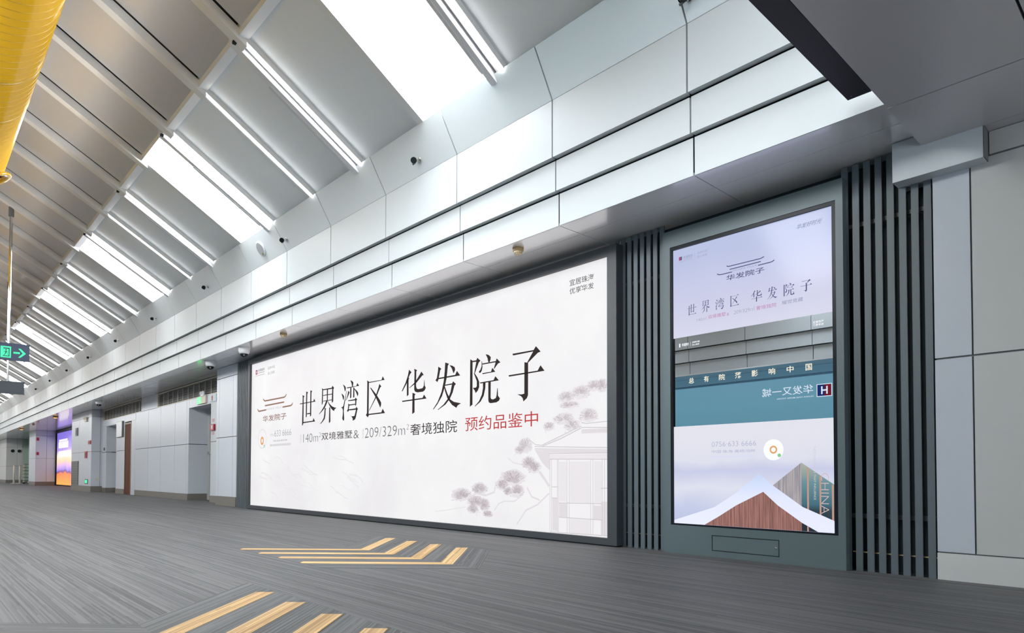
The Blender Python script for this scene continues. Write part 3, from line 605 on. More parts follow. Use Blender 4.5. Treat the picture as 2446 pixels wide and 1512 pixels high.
# ---- slatted screens
def slat_screen(x0, n, pitch, w, label, y=4.968):
    t = root('slat_screen', (x0+n*pitch/2, y+.02, 0))
    p = MB().box(x0, x0+w, y, y+.014, 0, 2.895).build('slat', M['slat'], t)
    for k in range(1, n): copy(p, (pitch*k, 0, 0), t).matrix_parent_inverse = p.matrix_parent_inverse
    for z in (.37, 2.45): bxo('rail', M['frame'], t, x0, x0+w+pitch*(n-1), y+.03, y+.05, z, z+.03)
    bxo('glint_strip', M['glint_gold'], t, x0+w, x0+w+pitch*(n-1), y+.03, y+.04, .127, .135)  # thin bright strip stands for light glinting from behind the slats
    tag(t, label, 'slat screen', 'dark vertical slat screens')
slat_screen(-3.895, 8, .0722, .044, 'dark slate vertical slat screen between the white lightbox and the tall display')
slat_screen(-1.833, 8, .0745, .044, 'dark slate vertical slat screen between the tall display and the right pillar')
slat_screen(-13.43, 11, .0725, .044, 'narrow dark slat screen left of the white lightbox, beside the pale pillar')

# ---- tall digital display
dp = root('display_cabinet', (-2.55, 4.95, 0))
tag(dp, 'tall slate green display cabinet with a large portrait screen, right of the lightbox', 'display')
b = MB(); b.box(-3.31, -3.239, 4.90, 4.966, 0, 2.802).box(-1.851, -1.80, 4.90, 4.966, 0, 2.802).box(-3.239, -1.851, 4.90, 4.966, 2.656, 2.802)
b.box(-3.239, -1.851, 4.90, 4.966, 0, .05).box(-3.239, -1.851, 4.90, 4.966, .178, .242).box(-3.239, -2.848, 4.90, 4.966, .05, .178).box(-2.282, -1.851, 4.90, 4.966, .05, .178)
b.build('cabinet', M['cabinet'], dp)
bxo('joint_shadow', M['dark'], dp, -2.85, -2.28, 4.912, 4.964, .045, .18)
ad = bxo('access_door', M['cabinet'], dp, -2.842, -2.288, 4.9005, 4.911, .056, .172)
MB().rings((-2.307, 4.9005, .117), (0, -1, 0), [(0, .007), (.004, .007), (.006, .004)], 14).build('key_lock', M['chrome'], ad)
b = MB().box(-3.239, -3.222, 4.905, 4.966, .242, 2.656).box(-1.879, -1.851, 4.905, 4.966, .242, 2.656).box(-3.222, -1.879, 4.905, 4.966, 2.629, 2.656).box(-3.222, -1.879, 4.905, 4.966, .242, .256)
b.build('bezel', M['black'], dp)
M['glass_dark'] = mat('screen_glass', (.30, .32, .34), .0, 1.0, bump=(60, 0))
screen = bxo('screen', M['glass_dark'], dp, -3.222, -1.879, 4.927, 4.96, .256, 2.629)
YS = 4.9262
def show(name, m, pts, y=YS): return MB().face(pts, y).build(name, m, screen)
lav = ramp_z(mat('screen_lavender', (.02, .02, .02), .12, 0, (.7, .72, .9), SCREEN, spec=.045), [(0, (.84, .84, .97)), (.45, (.70, .71, .93)), (1, (.56, .62, .88))], 1.857, 2.63, .25, 'Z', 1.2)
skyg = ramp_z(mat('screen_mist', (.02, .02, .02), .12, 0, (.7, .72, .9), SCREEN, spec=.045), [(0, (.55, .60, .86)), (.28, (.62, .68, .92)), (.5, (.84, .86, .98)), (.68, (.66, .69, .92)), (.78, (.84, .85, .97)), (1, (.88, .88, .97))], .256, 1.09, .22, 'Z', 2.2)
show('picture', lav, R_(-3.222, -1.879, 1.857, 2.629)); show('picture', skyg, R_(-3.222, -1.879, .256, 1.088))
I = lambda n, c, es=1: ink(n, c, es)
M['s_navy'] = I('shown_navy', (.085, .09, .20)); M['s_grey'] = I('shown_grey', (.33, .33, .47)); M['s_mag'] = I('shown_magenta', (.50, .19, .42)); M['s_slate'] = I('shown_slate', (.26, .29, .44))
M['s_white'] = I('shown_white', (.92, .93, 1.0)); M['s_gold'] = I('shown_gold', (1.0, .92, .74), 1.0); M['s_pale'] = I('shown_pale', (.42, .42, .60)); M['s_red'] = I('shown_red', (.42, .06, .17))
YT = YS-.0009
for k in GLYPH: glyph('headline_character', k, HEAD_SCREEN[k], YT, M['s_navy'], screen)
motif(screen, [[(-2.715,2.382),(-2.704,2.374),(-2.682,2.373),(-2.427,2.373),(-2.41,2.377),(-2.397,2.382)],[(-2.689,2.346),(-2.424,2.349)],[(-2.801,2.334),(-2.786,2.324),(-2.763,2.321),(-2.667,2.321)],[(-2.447,2.324),(-2.347,2.325),(-2.33,2.327),(-2.314,2.336)]], .0075, YT, M['s_navy'])
T = lambda t, b, m, n='lettering', **k: lettering(n, t, b, YT, M[m], screen, **k)
T('HUAFA VILLA', (-2.659, -2.456, 2.322, 2.336), 's_grey'); T('华发院子', (-2.719, -2.395, 2.257, 2.303), 's_navy', thin=.010)
T('140㎡', (-2.993, -2.899, 1.970, 2.001), 's_grey', thin=-.01); T('双境雅墅', (-2.887, -2.725, 1.973, 2.006), 's_mag'); T('&', (-2.717, -2.695, 1.972, 1.995), 's_grey')
T('209/329㎡', (-2.655, -2.475, 1.972, 2.009), 's_grey', thin=-.01); T('奢境独院', (-2.465, -2.301, 1.970, 2.003), 's_mag'); T('耀世竞藏', (-2.258, -2.097, 1.975, 2.006), 's_slate')
show('company_mark', M['s_red'], R_(-3.164, -3.149, 2.529, 2.560), YT); show('company_mark', M['s_navy'], R_(-3.149, -3.134, 2.529, 2.560), YT)
T('华发股份', (-3.121, -3.029, 2.536, 2.559), 's_slate', thin=.006); T('品质中国', (-2.984, -2.890, 2.544, 2.563), 's_grey'); T('匠心筑家', (-2.984, -2.890, 2.512, 2.531), 's_grey')
T('华发好时光', (-2.142, -1.952, 2.525, 2.562), 's_slate', italic=.45, thin=.006)
MB().stroke([(-3.121, 2.530), (-3.03, 2.530)], .003, YT).stroke([(-3.165, 2.516), (-3.03, 2.516)], .0025, YT).stroke([(-3.008, 2.520), (-3.008, 2.560)], .002, YT).build('company_rule', M['s_grey'], screen)
# dark band in the middle of the picture
show('company_mark', M['s_white'], R_(-3.166, -3.153, 1.773, 1.805), YT)
T('华发股份', (-3.139, -3.07, 1.777, 1.804), 's_white', thin=.02); T('品质中国', (-3.036, -2.968, 1.793, 1.807), 's_white', thin=.015); T('匠心筑家', (-3.036, -2.969, 1.772, 1.785), 's_white', thin=.015)
T('宜居珠海', (-2.027, -1.948, 1.792, 1.810), 's_white', thin=.02); T('优享华发', (-2.027, -1.948, 1.770, 1.788), 's_white', thin=.02)
MB().stroke([(-3.053, 1.772), (-3.053, 1.808)], .002, YT).build('company_rule', M['s_white'], screen)
for c, b4 in zip('总有院落影响中国', ((-3.072, -3.022), (-2.929, -2.883), (-2.790, -2.736), (-2.648, -2.594), (-2.507, -2.455), (-2.367, -2.316), (-2.225, -2.173), (-2.083, -2.036))):
    T(c, (b4[0], b4[1], 1.450, 1.499), 's_gold', thin=.006)
# lower picture: phone line, badge, courtyard roofs
T('0756·633 6666', (-2.859, -2.473, .904, .945), 's_pale', thin=-.01); T('中国·珠海·黄杨河畔', (-2.859, -2.480, .852, .876), 's_pale')
b = MB(); x = -2.86
while x < -2.49: b.face(R_(x, x+.013, .813, .831), YT); x += .0215
b.build('small_print', I('shown_faint', (.66, .67, .84)), screen)
M['s_rear'] = tint_noise(I('shown_rear_gable', (.32, .30, .34)), (.22, .22, .27), (.48, .42, .42), 9, (16, 1, .35), True)
M['s_teal'] = ramp_z(I('shown_teal', (.1, .2, .24)), [(0, (.02, .028, .04)), (.25, (.025, .045, .06)), (.34, (.05, .14, .19)), (.7, (.14, .27, .30)), (1, (.42, .44, .36))], .30, .76)
M['s_wood'] = tint_noise(I('shown_wood', (.25, .12, .10)), (.17, .075, .07), (.40, .20, .17), 9, (22, 1, .4), True)
M['s_bar'] = I('shown_bar', (.50, .30, .24)); M['s_ink'] = I('shown_shadow', (.02, .026, .035))
show('gable_print', M['s_teal'], [(-2.121, .767), (-1.8795, .60), (-1.8795, .30), (-2.121, .40)], YT)
show('gable_print', M['s_rear'], [(-2.341, .593), (-2.12, .767), (-2.121, .42)], YT-.0002)
for xa, xb, zt in ((-2.080, -2.067, .727), (-1.990, -1.978, .666), (-1.903, -1.889, .606)): show('gable_bar', M['s_bar'], [(xa, .30), (xb, .30), (xb, zt), (xa, zt)], YT-.0002)
RO = [(-3.221,.282),(-2.836,.408),(-2.644,.529),(-2.451,.683),(-2.341,.593),(-2.113,.436),(-1.8795,.341),(-1.8795,.258),(-2.0,.257),(-2.121,.319),(-2.303,.441),(-2.418,.541),(-2.644,.429),(-2.799,.332),(-2.928,.2565),(-3.221,.2565)]
roofm = ramp_z(I('shown_roof', (.7, .74, .95)), [(0, (.80, .82, .98)), (.55, (.74, .78, .97)), (1, (.50, .62, .84))], .25, .70)
show('roof_print', roofm, RO, YT-.0004)
show('gable_print', M['s_wood'], [(-2.928,.257),(-2.799,.332),(-2.644,.429),(-2.418,.542),(-2.303,.441),(-2.121,.319),(-2.121,.257)], YT-.0006)
show('gable_print', M['s_ink'], [(-2.121,.319),(-2.003,.257),(-2.121,.257)], YT-.0006); show('gable_bar', M['s_bar'], R_(-2.081, -2.070, .257, .296), YT-.0008)
disc(screen, (-2.334, .867), .079, .081, YT, M['s_white'], 'round_badge', 36); disc(screen, (-2.334, .868), .030, .031, YT-.0003, M['ink_orange'], 'badge_mark', ri=.6); disc(screen, (-2.288, .824), .014, .014, YT-.0003, M['ink_green'], 'badge_dot', 14)
lettering('lettering', 'CHINA', (-1.978, -1.923, .392, .689), YT-.001, I('shown_letters', (.60, .46, .46)), screen, turn=True, thin=-.018)
lettering('lettering', 'THE COURTYARDS THAT INFLUENCE', (-2.030, -2.015, .491, .891), YT-.001, I('shown_letters_small', (.60, .56, .62)), screen, turn=True)

# ---- black display housing over the hall, seen from below
hb = root('display_housing', (-1.36, 1.2, 2.9))
bxo('case', M['black'], hb, -1.424, -1.292, -2.7, 3.966, 2.842, 3.06); bxo('cover', mat('navy_black', (.006, .007, .014), .45), hb, -1.420, -1.294, -2.68, 3.962, 2.832, 2.842)
MB().rings((-1.39, 3.93, 2.832), (0, 0, -1), [(0, .004), (.003, .003)], 10).build('cover_screw', M['gasket'], hb)
tag(hb, 'long black display housing hanging along the edge of the low grey ceiling', 'display')

# ---- detectors and cameras on the soffit
def smoke(x, y, label):
    t = root('smoke_detector', (x, y, 2.9055))
    MB().rings((x, y, 2.9055), (0, 0, -1), [(0, .056), (.030, .053), (.034, .050)], 28).build('base', M['tan'], t, True)
    MB().rings((x, y, 2.872), (0, 0, -1), [(0, .046), (.010, .036), (.012, .036), (.022, .036), (.026, .030), (.030, .026)], 28).build('sensor_head', mat('pale_tan', (.66, .52, .30), .45), t, True)
    s = MB()
    for q in range(12):
        a = 2*math.pi*q/12; s.rings((x+.0362*math.cos(a), y+.0362*math.sin(a), 2.855), (math.cos(a), math.sin(a), 0), [(0, .0045), (.001, .0045)], 8)
    s.build('air_slots', M['dark'], t)
    tag(t, label, 'detector', 'tan smoke detectors under the soffit')
smoke(-4.68, 4.44, 'round tan smoke detector under the white soffit, nearer the slat screen'); smoke(-10.13, 4.455, 'round tan smoke detector under the soffit near the far end of the lightbox')
smoke(-37.0, 4.5, 'distant tan detector under the soffit in front of the pink lit pillar')
def dome(x, y, label):
    t = root('dome_camera', (x, y, 2.9055))
    MB().rings((x, y, 2.9055), (0, 0, -1), [(0, .105), (.012, .105), (.014, .096), (.07, .096), (.10, .085), (.115, .070)], 28).build('housing', M['white'], t, True)
    MB().rings((x, y, 2.792), (0, 0, -1), [(0, .066), (.015, .066), (.035, .056), (.052, .034), (.058, .012)], 24).build('dome', M['black'], t, True)
    MB().rings((x+.052, y-.02, 2.765), (.9, -.3, -.5), [(0, .020), (.006, .018)], 14).build('lens', M['chrome'], t)
    tag(t, label, 'camera', 'white dome cameras under the soffit')
dome(-13.62, 4.50, 'white dome camera under the soffit above the pale pillar'); dome(-11.75, 4.45, 'white dome camera under the soffit above the left end of the lightbox')
dome(-23.55, 4.50, 'small distant white dome camera above the brown door')
for x, lb in ((-31.4, 'amber ceiling lamp nearest the coloured screen'), (-41.2, 'small amber ceiling lamp farthest along the soffit')):
    t = root('ceiling_lamp', (x, 4.52, 2.9055)); MB().rings((x, 4.52, 2.9055), (0, 0, -1), [(0, .09), (.05, .085)], 18).build('body', M['tan'], t, True); MB().rings((x, 4.52, 2.8555), (0, 0, -1), [(0, .07), (.02, .05)], 18).build('bulb', M['amber'], t, True)
    tag(t, lb, 'lamp')

# ---- small spotlights on the flared panels, one wall speaker
nx, nz = -.862, -.507                                    # outward normal of the flare in (y, z)
def on_flare(x, z): return Vector((x, 4.21-(z-4.014)*.225/.383, z))
nv = Vector((0, nx, nz))
for q in range(10):
    x = -2.56-3.388*q; p = on_flare(x, 4.135)
    t = root('spotlight', p)
    MB().rings(p, nv, [(0, .030), (.006, .030), (.010, .024)], 18).build('wall_plate', M['chrome'], t, True)
    MB().tube(p, p+nv*.055, .009).build('arm', M['chrome'], t)
    e = p+nv*.055
    MB().rings(e+Vector((-.03, -.01, .012)), (.75, -.45, -.35), [(0, .020), (.012, .028), (.042, .034), (.047, .031)], 22).build('head', M['black'], t, True)
    MB().rings(e+Vector((-.045, -.0, .018)), (.75, -.45, -.35), [(0, .016), (.014, .030), (.018, .030)], 18).build('lamp_cap', M['chrome'], t, True)
    MB().tube(e+Vector((-.055, 0, -.02)), e+Vector((-.01, 0, -.012)), .010).build('yoke_screw', M['gasket'], t)
    tag(t, f'small black spotlight on a chrome arm on the flared bulkhead, {ORD[q]} from the near end', 'spotlight', 'spotlights on the flared bulkhead')
p = on_flare(-10.18, 4.20); t = root('wall_speaker', p)
MB().rings(p, nv, [(0, .118), (.016, .114), (.022, .100)], 32)  .build('rim', M['flare_panel'], t, True)
MB().rings(p+nv*.020, nv, [(0, .098), (.004, .094)], 32).build('grille', mat('speaker_mesh', (.36, .36, .38), .5), t)
MB().rings(p+nv*.024+Vector((.02, .04, -.075)), nv, [(0, .022), (.006, .012)], 14).build('status_lamp', mat('olive_lens', (.16, .17, .05), .3), t)
tag(t, 'round grey wall speaker with a white rim on the flared bulkhead', 'speaker')

# ---- hanging direction signs
def hang_sign(x, ya, yb, za, zb, m, rods, label, lit):
    t = root('hanging_sign', (x, (ya+yb)/2, (za+zb)/2))
    bxo('sign_box', m, t, x-.06, x, ya, yb, za, zb)
    MB().box(x-.065, x+.004, ya-.01, yb+.01, zb, zb+.012).box(x-.065, x+.004, ya-.01, yb+.01, za-.012, za).build('edge_rail', m, t)
    for y in rods:
        MB().tube((x-.03, y, zb), (x-.03, y, hi_z(max(y, mir(y)))+.01), .026, 14).build('rod', M['chrome'], t)
        MB().tube((x-.03, y, hi_z(max(y, mir(y)))-.16), (x-.03, y, hi_z(max(y, mir(y)))+.02), .045, 14).build('ceiling_mount', M['gasket'], t)
    if lit:
        g = M['green_lit']; X = x+.004
        f = lambda pts, n, mm: MB().poly([(X if mm is g else X+.003, a, b_) for a, b_ in pts]).build(n, mm, t)
        sq = lambda a, b_, c, d: [(a, c), (b_, c), (b_, d), (a, d)]
        f(sq(1.392, 1.552, 2.895, 3.112), 'pictogram', g)
        f(sq(1.430, 1.528, 3.062, 3.085), 'door_mark', m); f(sq(1.515, 1.530, 2.925, 3.085), 'door_mark', m); f(sq(1.425, 1.532, 2.918, 2.934), 'door_mark', m)
        pts = [(1.475+.013*math.cos(a*.628), 3.042+.015*math.sin(a*.628)) for a in range(10)]; f(pts, 'runner', m)
        for s in ([(1.470, 3.025), (1.490, 3.02), (1.480, 2.985), (1.462, 2.985)], [(1.465, 3.02), (1.470, 3.008), (1.438, 2.995), (1.436, 3.005)], [(1.49, 3.015), (1.512, 2.995), (1.506, 2.988), (1.486, 3.005)], [(1.462, 2.99), (1.478, 2.99), (1.46, 2.94), (1.436, 2.935), (1.436, 2.945), (1.452, 2.95)], [(1.475, 2.99), (1.485, 2.985), (1.508, 2.955), (1.50, 2.948)]): f(s, 'runner', m)
        f([(1.590, 2.985), (1.69, 2.985), (1.69, 3.018), (1.590, 3.018)], 'arrow', g)
        f([(1.665, 2.915), (1.70, 2.915), (1.785, 3.0), (1.70, 3.088), (1.665, 3.088), (1.735, 3.0)], 'arrow', g)
    tag(t, label, 'sign')
hang_sign(-15.87, -.74, 1.842, 2.864, 3.166, M['sign_blue'], (1.515, -.415), 'navy hanging sign with a green running man and arrow on a steel rod', True)
hang_sign(-21.0, -1.24, 2.343, 2.705, 2.998, M['sign_grey'], (2.0, -.9), 'dark unlit hanging sign below and behind the green exit sign', False)

# ---- yellow air duct along the middle of the hall
DY, DZ, DR = .55, 4.9, .45
du = root('air_duct', (-12, DY, DZ))
MB().rings((XN-5.2, DY, DZ), (-1, 0, 0), [(0, DR), (60, DR)], 56).build('duct', M['yellow'], du, True)
seam = MB().rings((-1.4, DY, DZ), (-1, 0, 0), [(0, DR), (.003, DR+.0028), (.008, DR+.0028), (.011, DR)], 56, False).build('seam', M['yellow_seam'], du, True)
for k in range(1, 140): copy(seam, (-.128*k, 0, 0), du).matrix_parent_inverse = seam.matrix_parent_inverse
for x in (-7.98, -8.95, -13.0, -17.0):
    MB().rings((x, DY, DZ), (-1, 0, 0), [(0, DR), (.006, DR+.006), (.03, DR+.006), (.036, DR)], 56, False).build('joint_band', M['yellow_seam'], du, True)
for x in (-10.75, -14.85, -18.95, -23.05, -27.15):
    a = Vector((0, .5, -.866)); c = Vector((x, DY, DZ))+a*(DR-.05)
    nz_ = MB().rings(c, a, [(0, .15), (.09, .15), (.10, .24), (.125, .245), (.135, .23), (.12, .15), (.10, .14)], 30, False).build('jet_nozzle', M['yellow'], du, True)
    MB().rings(c+a*.09, a, [(0, .14), (.002, .14)], 24).build('nozzle_throat', M['dark'], nz_); MB().rings(c+a*.095, a, [(0, .09), (.03, .11), (.05, .07)], 24).build('nozzle_ball', M['yellow'], nz_, True)
for x in (-6, -12, -18, -24, -30, -36, -42, -48):
    MB().tube((x, DY, DZ+DR), (x, DY, 6.34), .012, 8).build('hanger', M['chrome'], du)
tag(du, 'big glossy yellow spiral air duct hanging overhead along the hall', 'duct')

# ---- fittings in the service recess
t = root('exit_sign', (-16.5, 5.27, 2.41)); bxo('case', M['cream'], t, -16.80, -16.20, 5.25, 5.29, 2.33, 2.50); b = MB().box(-16.78, -16.50, 5.246, 5.25, 2.34, 2.49); b.build('green_panel', mat('exit_green', (.03, .5, .12), .4, 0, (.10, 1, .22), 1.3), t)
b = MB(); b.rings((-16.62, 5.2455, 2.465), (0, -1, 0), [(0, .014), (.001, .014)], 10).face([(-16.66, 2.35), (-16.64, 2.35), (-16.60, 2.40), (-16.58, 2.35), (-16.56, 2.355), (-16.60, 2.44), (-16.64, 2.44)], 5.2455); b.build('runner', M['white'], t)
tag(t, 'small green lit exit sign above the recessed door', 'sign')
t = root('emergency_light', (-16.4, 5.27, 2.55)); bxo('battery_box', M['white'], t, -16.52, -16.30, 5.235, 5.29, 2.505, 2.535)
for x in (-16.48, -16.34): MB().rings((x, 5.26, 2.575), (.25, -.9, -.1), [(-.03, .025), (.0, .045), (.035, .048)], 16).build('lamp_head', M['white'], t, True)
tag(t, 'white twin head emergency light above the green exit sign', 'light')
t = root('notice_plate', (-15.8, 5.28, 2.4)); bxo('plate', mat('pale_blue_plate', (.55, .66, .72), .4), t, -16.0, -15.56, 5.275, 5.29, 2.33, 2.49); MB().face([(-15.86, 2.35), (-15.78, 2.35), (-15.77, 2.46), (-15.82, 2.475), (-15.87, 2.45)], 5.274).build('mark', mat('rust', (.42, .13, .05), .5), t)
tag(t, 'pale blue plate with a rust coloured mark, right of the exit sign', 'sign')
t = root('notice', (-17.0, 5.76, 1.8)); bxo('board', M['red'], t, -17.26, -16.66, 5.760, 5.77, 1.62, 1.96)
b = MB()
for z, w in ((1.89, .42), (1.84, .36), (1.78, .46), (1.73, .30), (1.68, .38)): b.face([(-17.2, z), (-17.2+w, z), (-17.2+w, z+.018), (-17.2, z+.018)], 5.759)
b.build('print', mat('notice_print', (.62, .40, .40), .5), t); tag(t, 'red notice fixed to the grey steel exit door', 'notice')
t = root('alarm_call_point', (-15.72, 5.27, 1.74)); bxo('case', M['red'], t, -15.86, -15.62, 5.245, 5.29, 1.66, 1.80); bxo('window', M['white'], t, -15.78, -15.68, 5.241, 5.245, 1.69, 1.77); bxo('alarm_lamp', mat('lit_red', (.8, .1, .08), .4, 0, (1, .16, .12), .8), t, -15.88, -15.86, 5.25, 5.285, 1.69, 1.77)
tag(t, 'red alarm call point on the white strip beside the exit door', 'alarm')
for z, lb in ((1.86, 'small pink sticker above the red alarm call point'), (1.56, 'small red and white sticker below the alarm call point')):
    o = bxo('sticker', mat('sticker', (.60, .34, .36), .5), None, -15.84, -15.70, 5.286, 5.29, z, z+.07); tag(o, lb, 'sticker')
t = root('notice_board', (-24.4, 5.27, 2.1)); bxo('board', M['gasket'], t, -24.79, -24.00, 5.252, 5.288, 1.84, 2.35); bxo('sheet', M['white'], t, -24.78, -24.06, 5.240, 5.245, 1.85, 2.34)
MB().stroke([(-24.72, 2.02), (-24.55, 2.27), (-24.38, 2.10), (-24.22, 2.28)], .02, 5.239).build('print', mat('pale_print', (.56, .60, .72), .5), t); tag(t, 'white notice board with a dark edge left of the brown door', 'board')
o = bxo('switch_box', M['gasket'], None, -26.75, -26.60, 5.275, 5.29, 1.46, 1.56); tag(o, 'small grey switch box left of the far door recess', 'switch')
M['maroon'] = mat('maroon_plastic', (.16, .02, .028), .45)
# ---- fittings on the second pillar and beyond
for nm, m, b4, lb, ct in (('wall_vent', 'vent', (-30.42, -29.16, .22, 1.12), 'tall dark grey vent panel low on the second pillar', 'vent'), ('control_box', 'vent', (-29.75, -29.36, 2.08, 2.38), 'small dark grey box high on the second pillar', 'box'),
                          ('alarm_call_point', 'red', (-27.42, -27.04, 1.69, 1.82), 'dark red call point at the right edge of the second pillar', 'alarm'), ('extinguisher_sign', 'red', (-28.0, -27.62, 1.20, 1.45), 'small red sign low on the second pillar', 'sign')):
    t = root(nm, ((b4[0]+b4[1])/2, 4.94, b4[2])); bxo('case', M[m], t, b4[0], b4[1], 4.925, 4.95, b4[2], b4[3])
    if nm == 'wall_vent':
        for r in range(9): MB().box(b4[0]+.05, b4[1]-.05, 4.918, 4.925, b4[2]+.06+.09*r, b4[2]+.085+.09*r).build('louvre', M['gasket'], t)
    else: bxo('cover', M['gasket' if m == 'vent' else 'maroon'], t, b4[0]+.06, b4[1]-.06, 4.921, 4.925, b4[2]+.04, b4[3]-.05)
    tag(t, lb, ct)
t = root('floor_exit_light', (-27.7, 4.94, .36)); bxo('case', M['gasket'], t, -27.93, -27.46, 4.935, 4.95, .28, .45); bxo('lit_face', M['green_lit'], t, -27.88, -27.52, 4.932, 4.935, .31, .42); tag(t, 'small green lit exit light low on the second pillar', 'sign')
t = root('emergency_light', (-27.8, 4.92, 2.6)); bxo('battery_box', M['cream'], t, -27.98, -27.66, 4.90, 4.95, 2.52, 2.60)
for x in (-27.94, -27.70): MB().rings((x, 4.92, 2.64), (.3, -.9, -.1), [(-.04, .03), (.0, .05), (.04, .055)], 14).build('lamp_head', M['cream'], t, True)
tag(t, 'cream twin head emergency light high on the second pillar', 'light')
t = root('socket', (-27.0, 5.05, .5)); bxo('plate', M['cream'], t, -27.0, -26.985, 5.10, 5.22, .42, .50); tag(t, 'small cream socket low on the side of the second pillar', 'socket')
# coloured screen in the bay behind the second pillar
cs = root('advertising_screen', (-36.5, 6.2, 0)); tag(cs, 'tall glowing screen of purple and orange sky colours beyond the second pillar', 'screen')
sky2 = ramp_z(mat('sunset_picture', (.02, .02, .02), .3, 0, (1, .5, .2), 1.15), [(0, (1, .50, .12)), (.18, (1, .33, .06)), (.30, (.9, .22, .06)), (.345, (.16, .07, .22)), (.37, (.30, .20, .70)), (.45, (.62, .40, .78)), (.56, (1, .62, .38)), (.66, (1, .80, .62)), (.78, (.42, .28, .72)), (1, (.20, .14, .62))], .05, 2.75, .55, 'Z', .9)
bxo('picture', sky2, cs, -42.1, -33.0, 6.16, 6.18, .06, 2.76)
for b4 in ((-42.2, -42.1, .0, 2.88), (-42.1, -33.0, 2.76, 2.88), (-42.1, -33.0, 0, .06), (-33.0, -32.9, 0, 2.88)): bxo('frame_bar', M['black'], cs, b4[0], b4[1], 6.10, 6.20, b4[2], b4[3])
b = MB()
for z0, z1, xa, xb in ((1.95, 2.28, -41.6, -38.9), (2.30, 2.40, -41.5, -39.4), (1.50, 1.80, -41.6, -38.3)):
    x = xa
    while x < xb: b.face(R_(x, x+.26, z0, z1), 6.158); x += .34
b.build('block_print', ink('screen_white', (1, .95, .97), 1.3), cs)
for x in (-55.0, -55.0): pass
def porthole(y, lb):
    t = root('round_nozzle', (-54.0, y, 2.1)); MB().rings((-53.995, y, 2.10), (1, 0, 0), [(0, .14), (.02, .14), (.025, .105)], 22).build('rim', M['beige'], t, True); MB().rings((-53.985, y, 2.10), (1, 0, 0), [(0, .103), (.026, .10)], 20).build('opening', M['dark'], t); tag(t, lb, 'air nozzle', 'round air nozzles on the far grey wall')
porthole(5.48, 'round dark air nozzle on the far grey wall, left of the pair'); porthole(5.83, 'round dark air nozzle on the far grey wall, right of the pair')
for y, z, lb in ((5.33, 2.36, 'small dark red box high on the pinkish lit pillar edge'), (5.33, 1.60, 'small dark red box halfway up the pinkish lit pillar edge')):
    t = root('alarm_box', (-42.2, y, z)); bxo('case', M['red'], t, -42.2, -42.17, y-.05, y+.05, z, z+.16); bxo('cover', M['maroon'], t, -42.17, -42.165, y-.03, y+.03, z+.03, z+.09); tag(t, lb, 'alarm')
for x, y, lb in ((-51.3, 5.30, 'left of two pale steel posts standing by the far wall'), (-50.6, 5.52, 'right of two pale steel posts standing by the far wall')):
    t = root('queue_post', (x, y, 0)); MB().rings((x, y, 0), (0, 0, 1), [(0, .19), (.02, .19), (.035, .05)], 20).build('base', M['steel'], t, True); MB().tube((x, y, .02), (x, y, 1.10), .055, 16).build('post', mat('post_pale', (.7, .67, .6), .35), t, True); MB().rings((x, y, 1.10), (0, 0, 1), [(0, .06), (.05, .06), (.06, .03)], 16).build('belt_head', M['cream'], t, True); tag(t, lb, 'post', 'queue posts by the far wall')
t = root('rack_trolley', (-50.2, 5.85, 0))
for x in (-50.4, -50.0):
    for y in (5.66, 6.16): MB().tube((x, y, .08), (x, y, 1.22), .02, 10).build('upright', M['cream'], t)
for z in (.18, .38, .58, .78, .98, 1.18): bxo('shelf', M['dark'], t, -50.42, -49.98, 5.64, 6.18, z, z+.025)
for x in (-50.38, -50.02):
    for y in (5.68, 6.14): MB().rings((x-.015, y, .04), (1, 0, 0), [(0, .04), (.03, .04)], 12).build('castor', M['black'], t)
tag(t, 'dark shelved rack trolley between the far posts and the pink pillar', 'trolley')


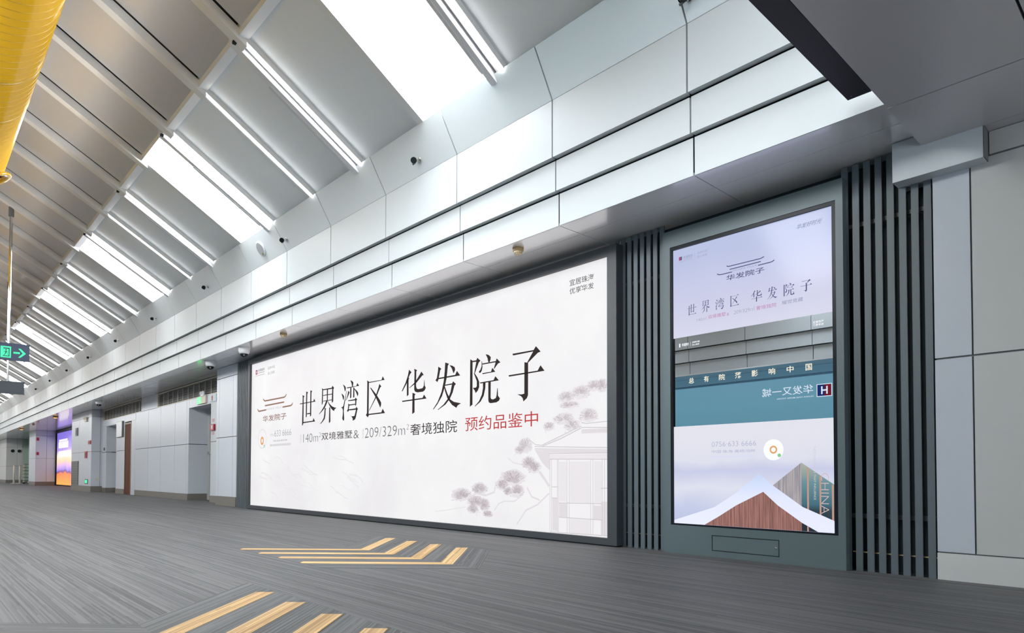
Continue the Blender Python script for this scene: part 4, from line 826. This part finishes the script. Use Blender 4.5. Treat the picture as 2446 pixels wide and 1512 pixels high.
# ---- what the display glass mirrors: the blue lightbox on the opposite wall
M['blue_frame'] = mat('blue_frame', (.20, .42, .58), .35)
ob = root('blue_lightbox', (-7, -3.86, 0)); tag(ob, 'blue backlit lightbox on the opposite wall, mirrored in the tall display', 'billboard')
YO = mir(4.90)
M['blue_face'] = ramp_z(mat('blue_face', (.05, .1, .14), .4, 0, (.2, .5, .7), 1.0), [(0, (.38, .12, .10)), (.03, (.07, .26, .36)), (.45, (.26, .64, .80)), (.8, (.34, .80, 1)), (1, (.36, .78, 1))], .1, 2.75)
bxo('face', M['blue_face'], ob, -12.6, -4.6, YO-.03, YO, .08, 2.745)
for b4 in ((-12.7, -4.5, 2.70, 2.742), (-12.7, -4.5, 0, .08), (-12.7, -12.6, .08, 2.745), (-4.6, -4.5, .08, 2.745)): bxo('frame_bar', M['blue_frame'], ob, b4[0], b4[1], YO-.06, YO+.03, b4[2], b4[3])
bxo('soffit_glow', mat('soffit_glow_blue', (.05, .1, .15), .4, 0, (.22, .47, .62), .9), ob, -12.7, -4.5, YO-.03, YO+.06, 2.742, 2.895)  # added glowing band, stands for the blue reflection on the opposite soffit
wI = ink('white_letters', (.85, .9, .98), 2.6)
O = lambda tx, bx: lettering('lettering', tx, bx, YO+.002, wI, ob, flip=True, thin=.006)
O('华发又一城', (-6.71, -5.62, 2.34, 2.52)); O('HUAFA ONE MORE TOWN', (-6.38, -5.62, 2.26, 2.29)); O('57万m²公园大城', (-7.39, -5.0, 1.62, 1.80)); O('华发水郡省级湿地公园', (-7.07, -5.31, .22, .34))
MB().face(R_(-5.555, -5.25, 2.25, 2.51), YO+.0015).build('company_mark', wI, ob); MB().face(R_(-5.54, -5.40, 2.265, 2.495), YO+.002).build('company_mark', ink('mark_blue', (.03, .08, .40)), ob)
MB().face(R_(-5.40, -5.265, 2.265, 2.495), YO+.002).build('company_mark', ink('mark_red', (.50, .03, .06)), ob)
MB().stroke([(-5.45, 2.30), (-5.45, 2.46)], .03, YO+.003).stroke([(-5.35, 2.30), (-5.35, 2.46)], .03, YO+.003).stroke([(-5.45, 2.38), (-5.35, 2.38)], .03, YO+.003).build('company_mark', wI, ob)
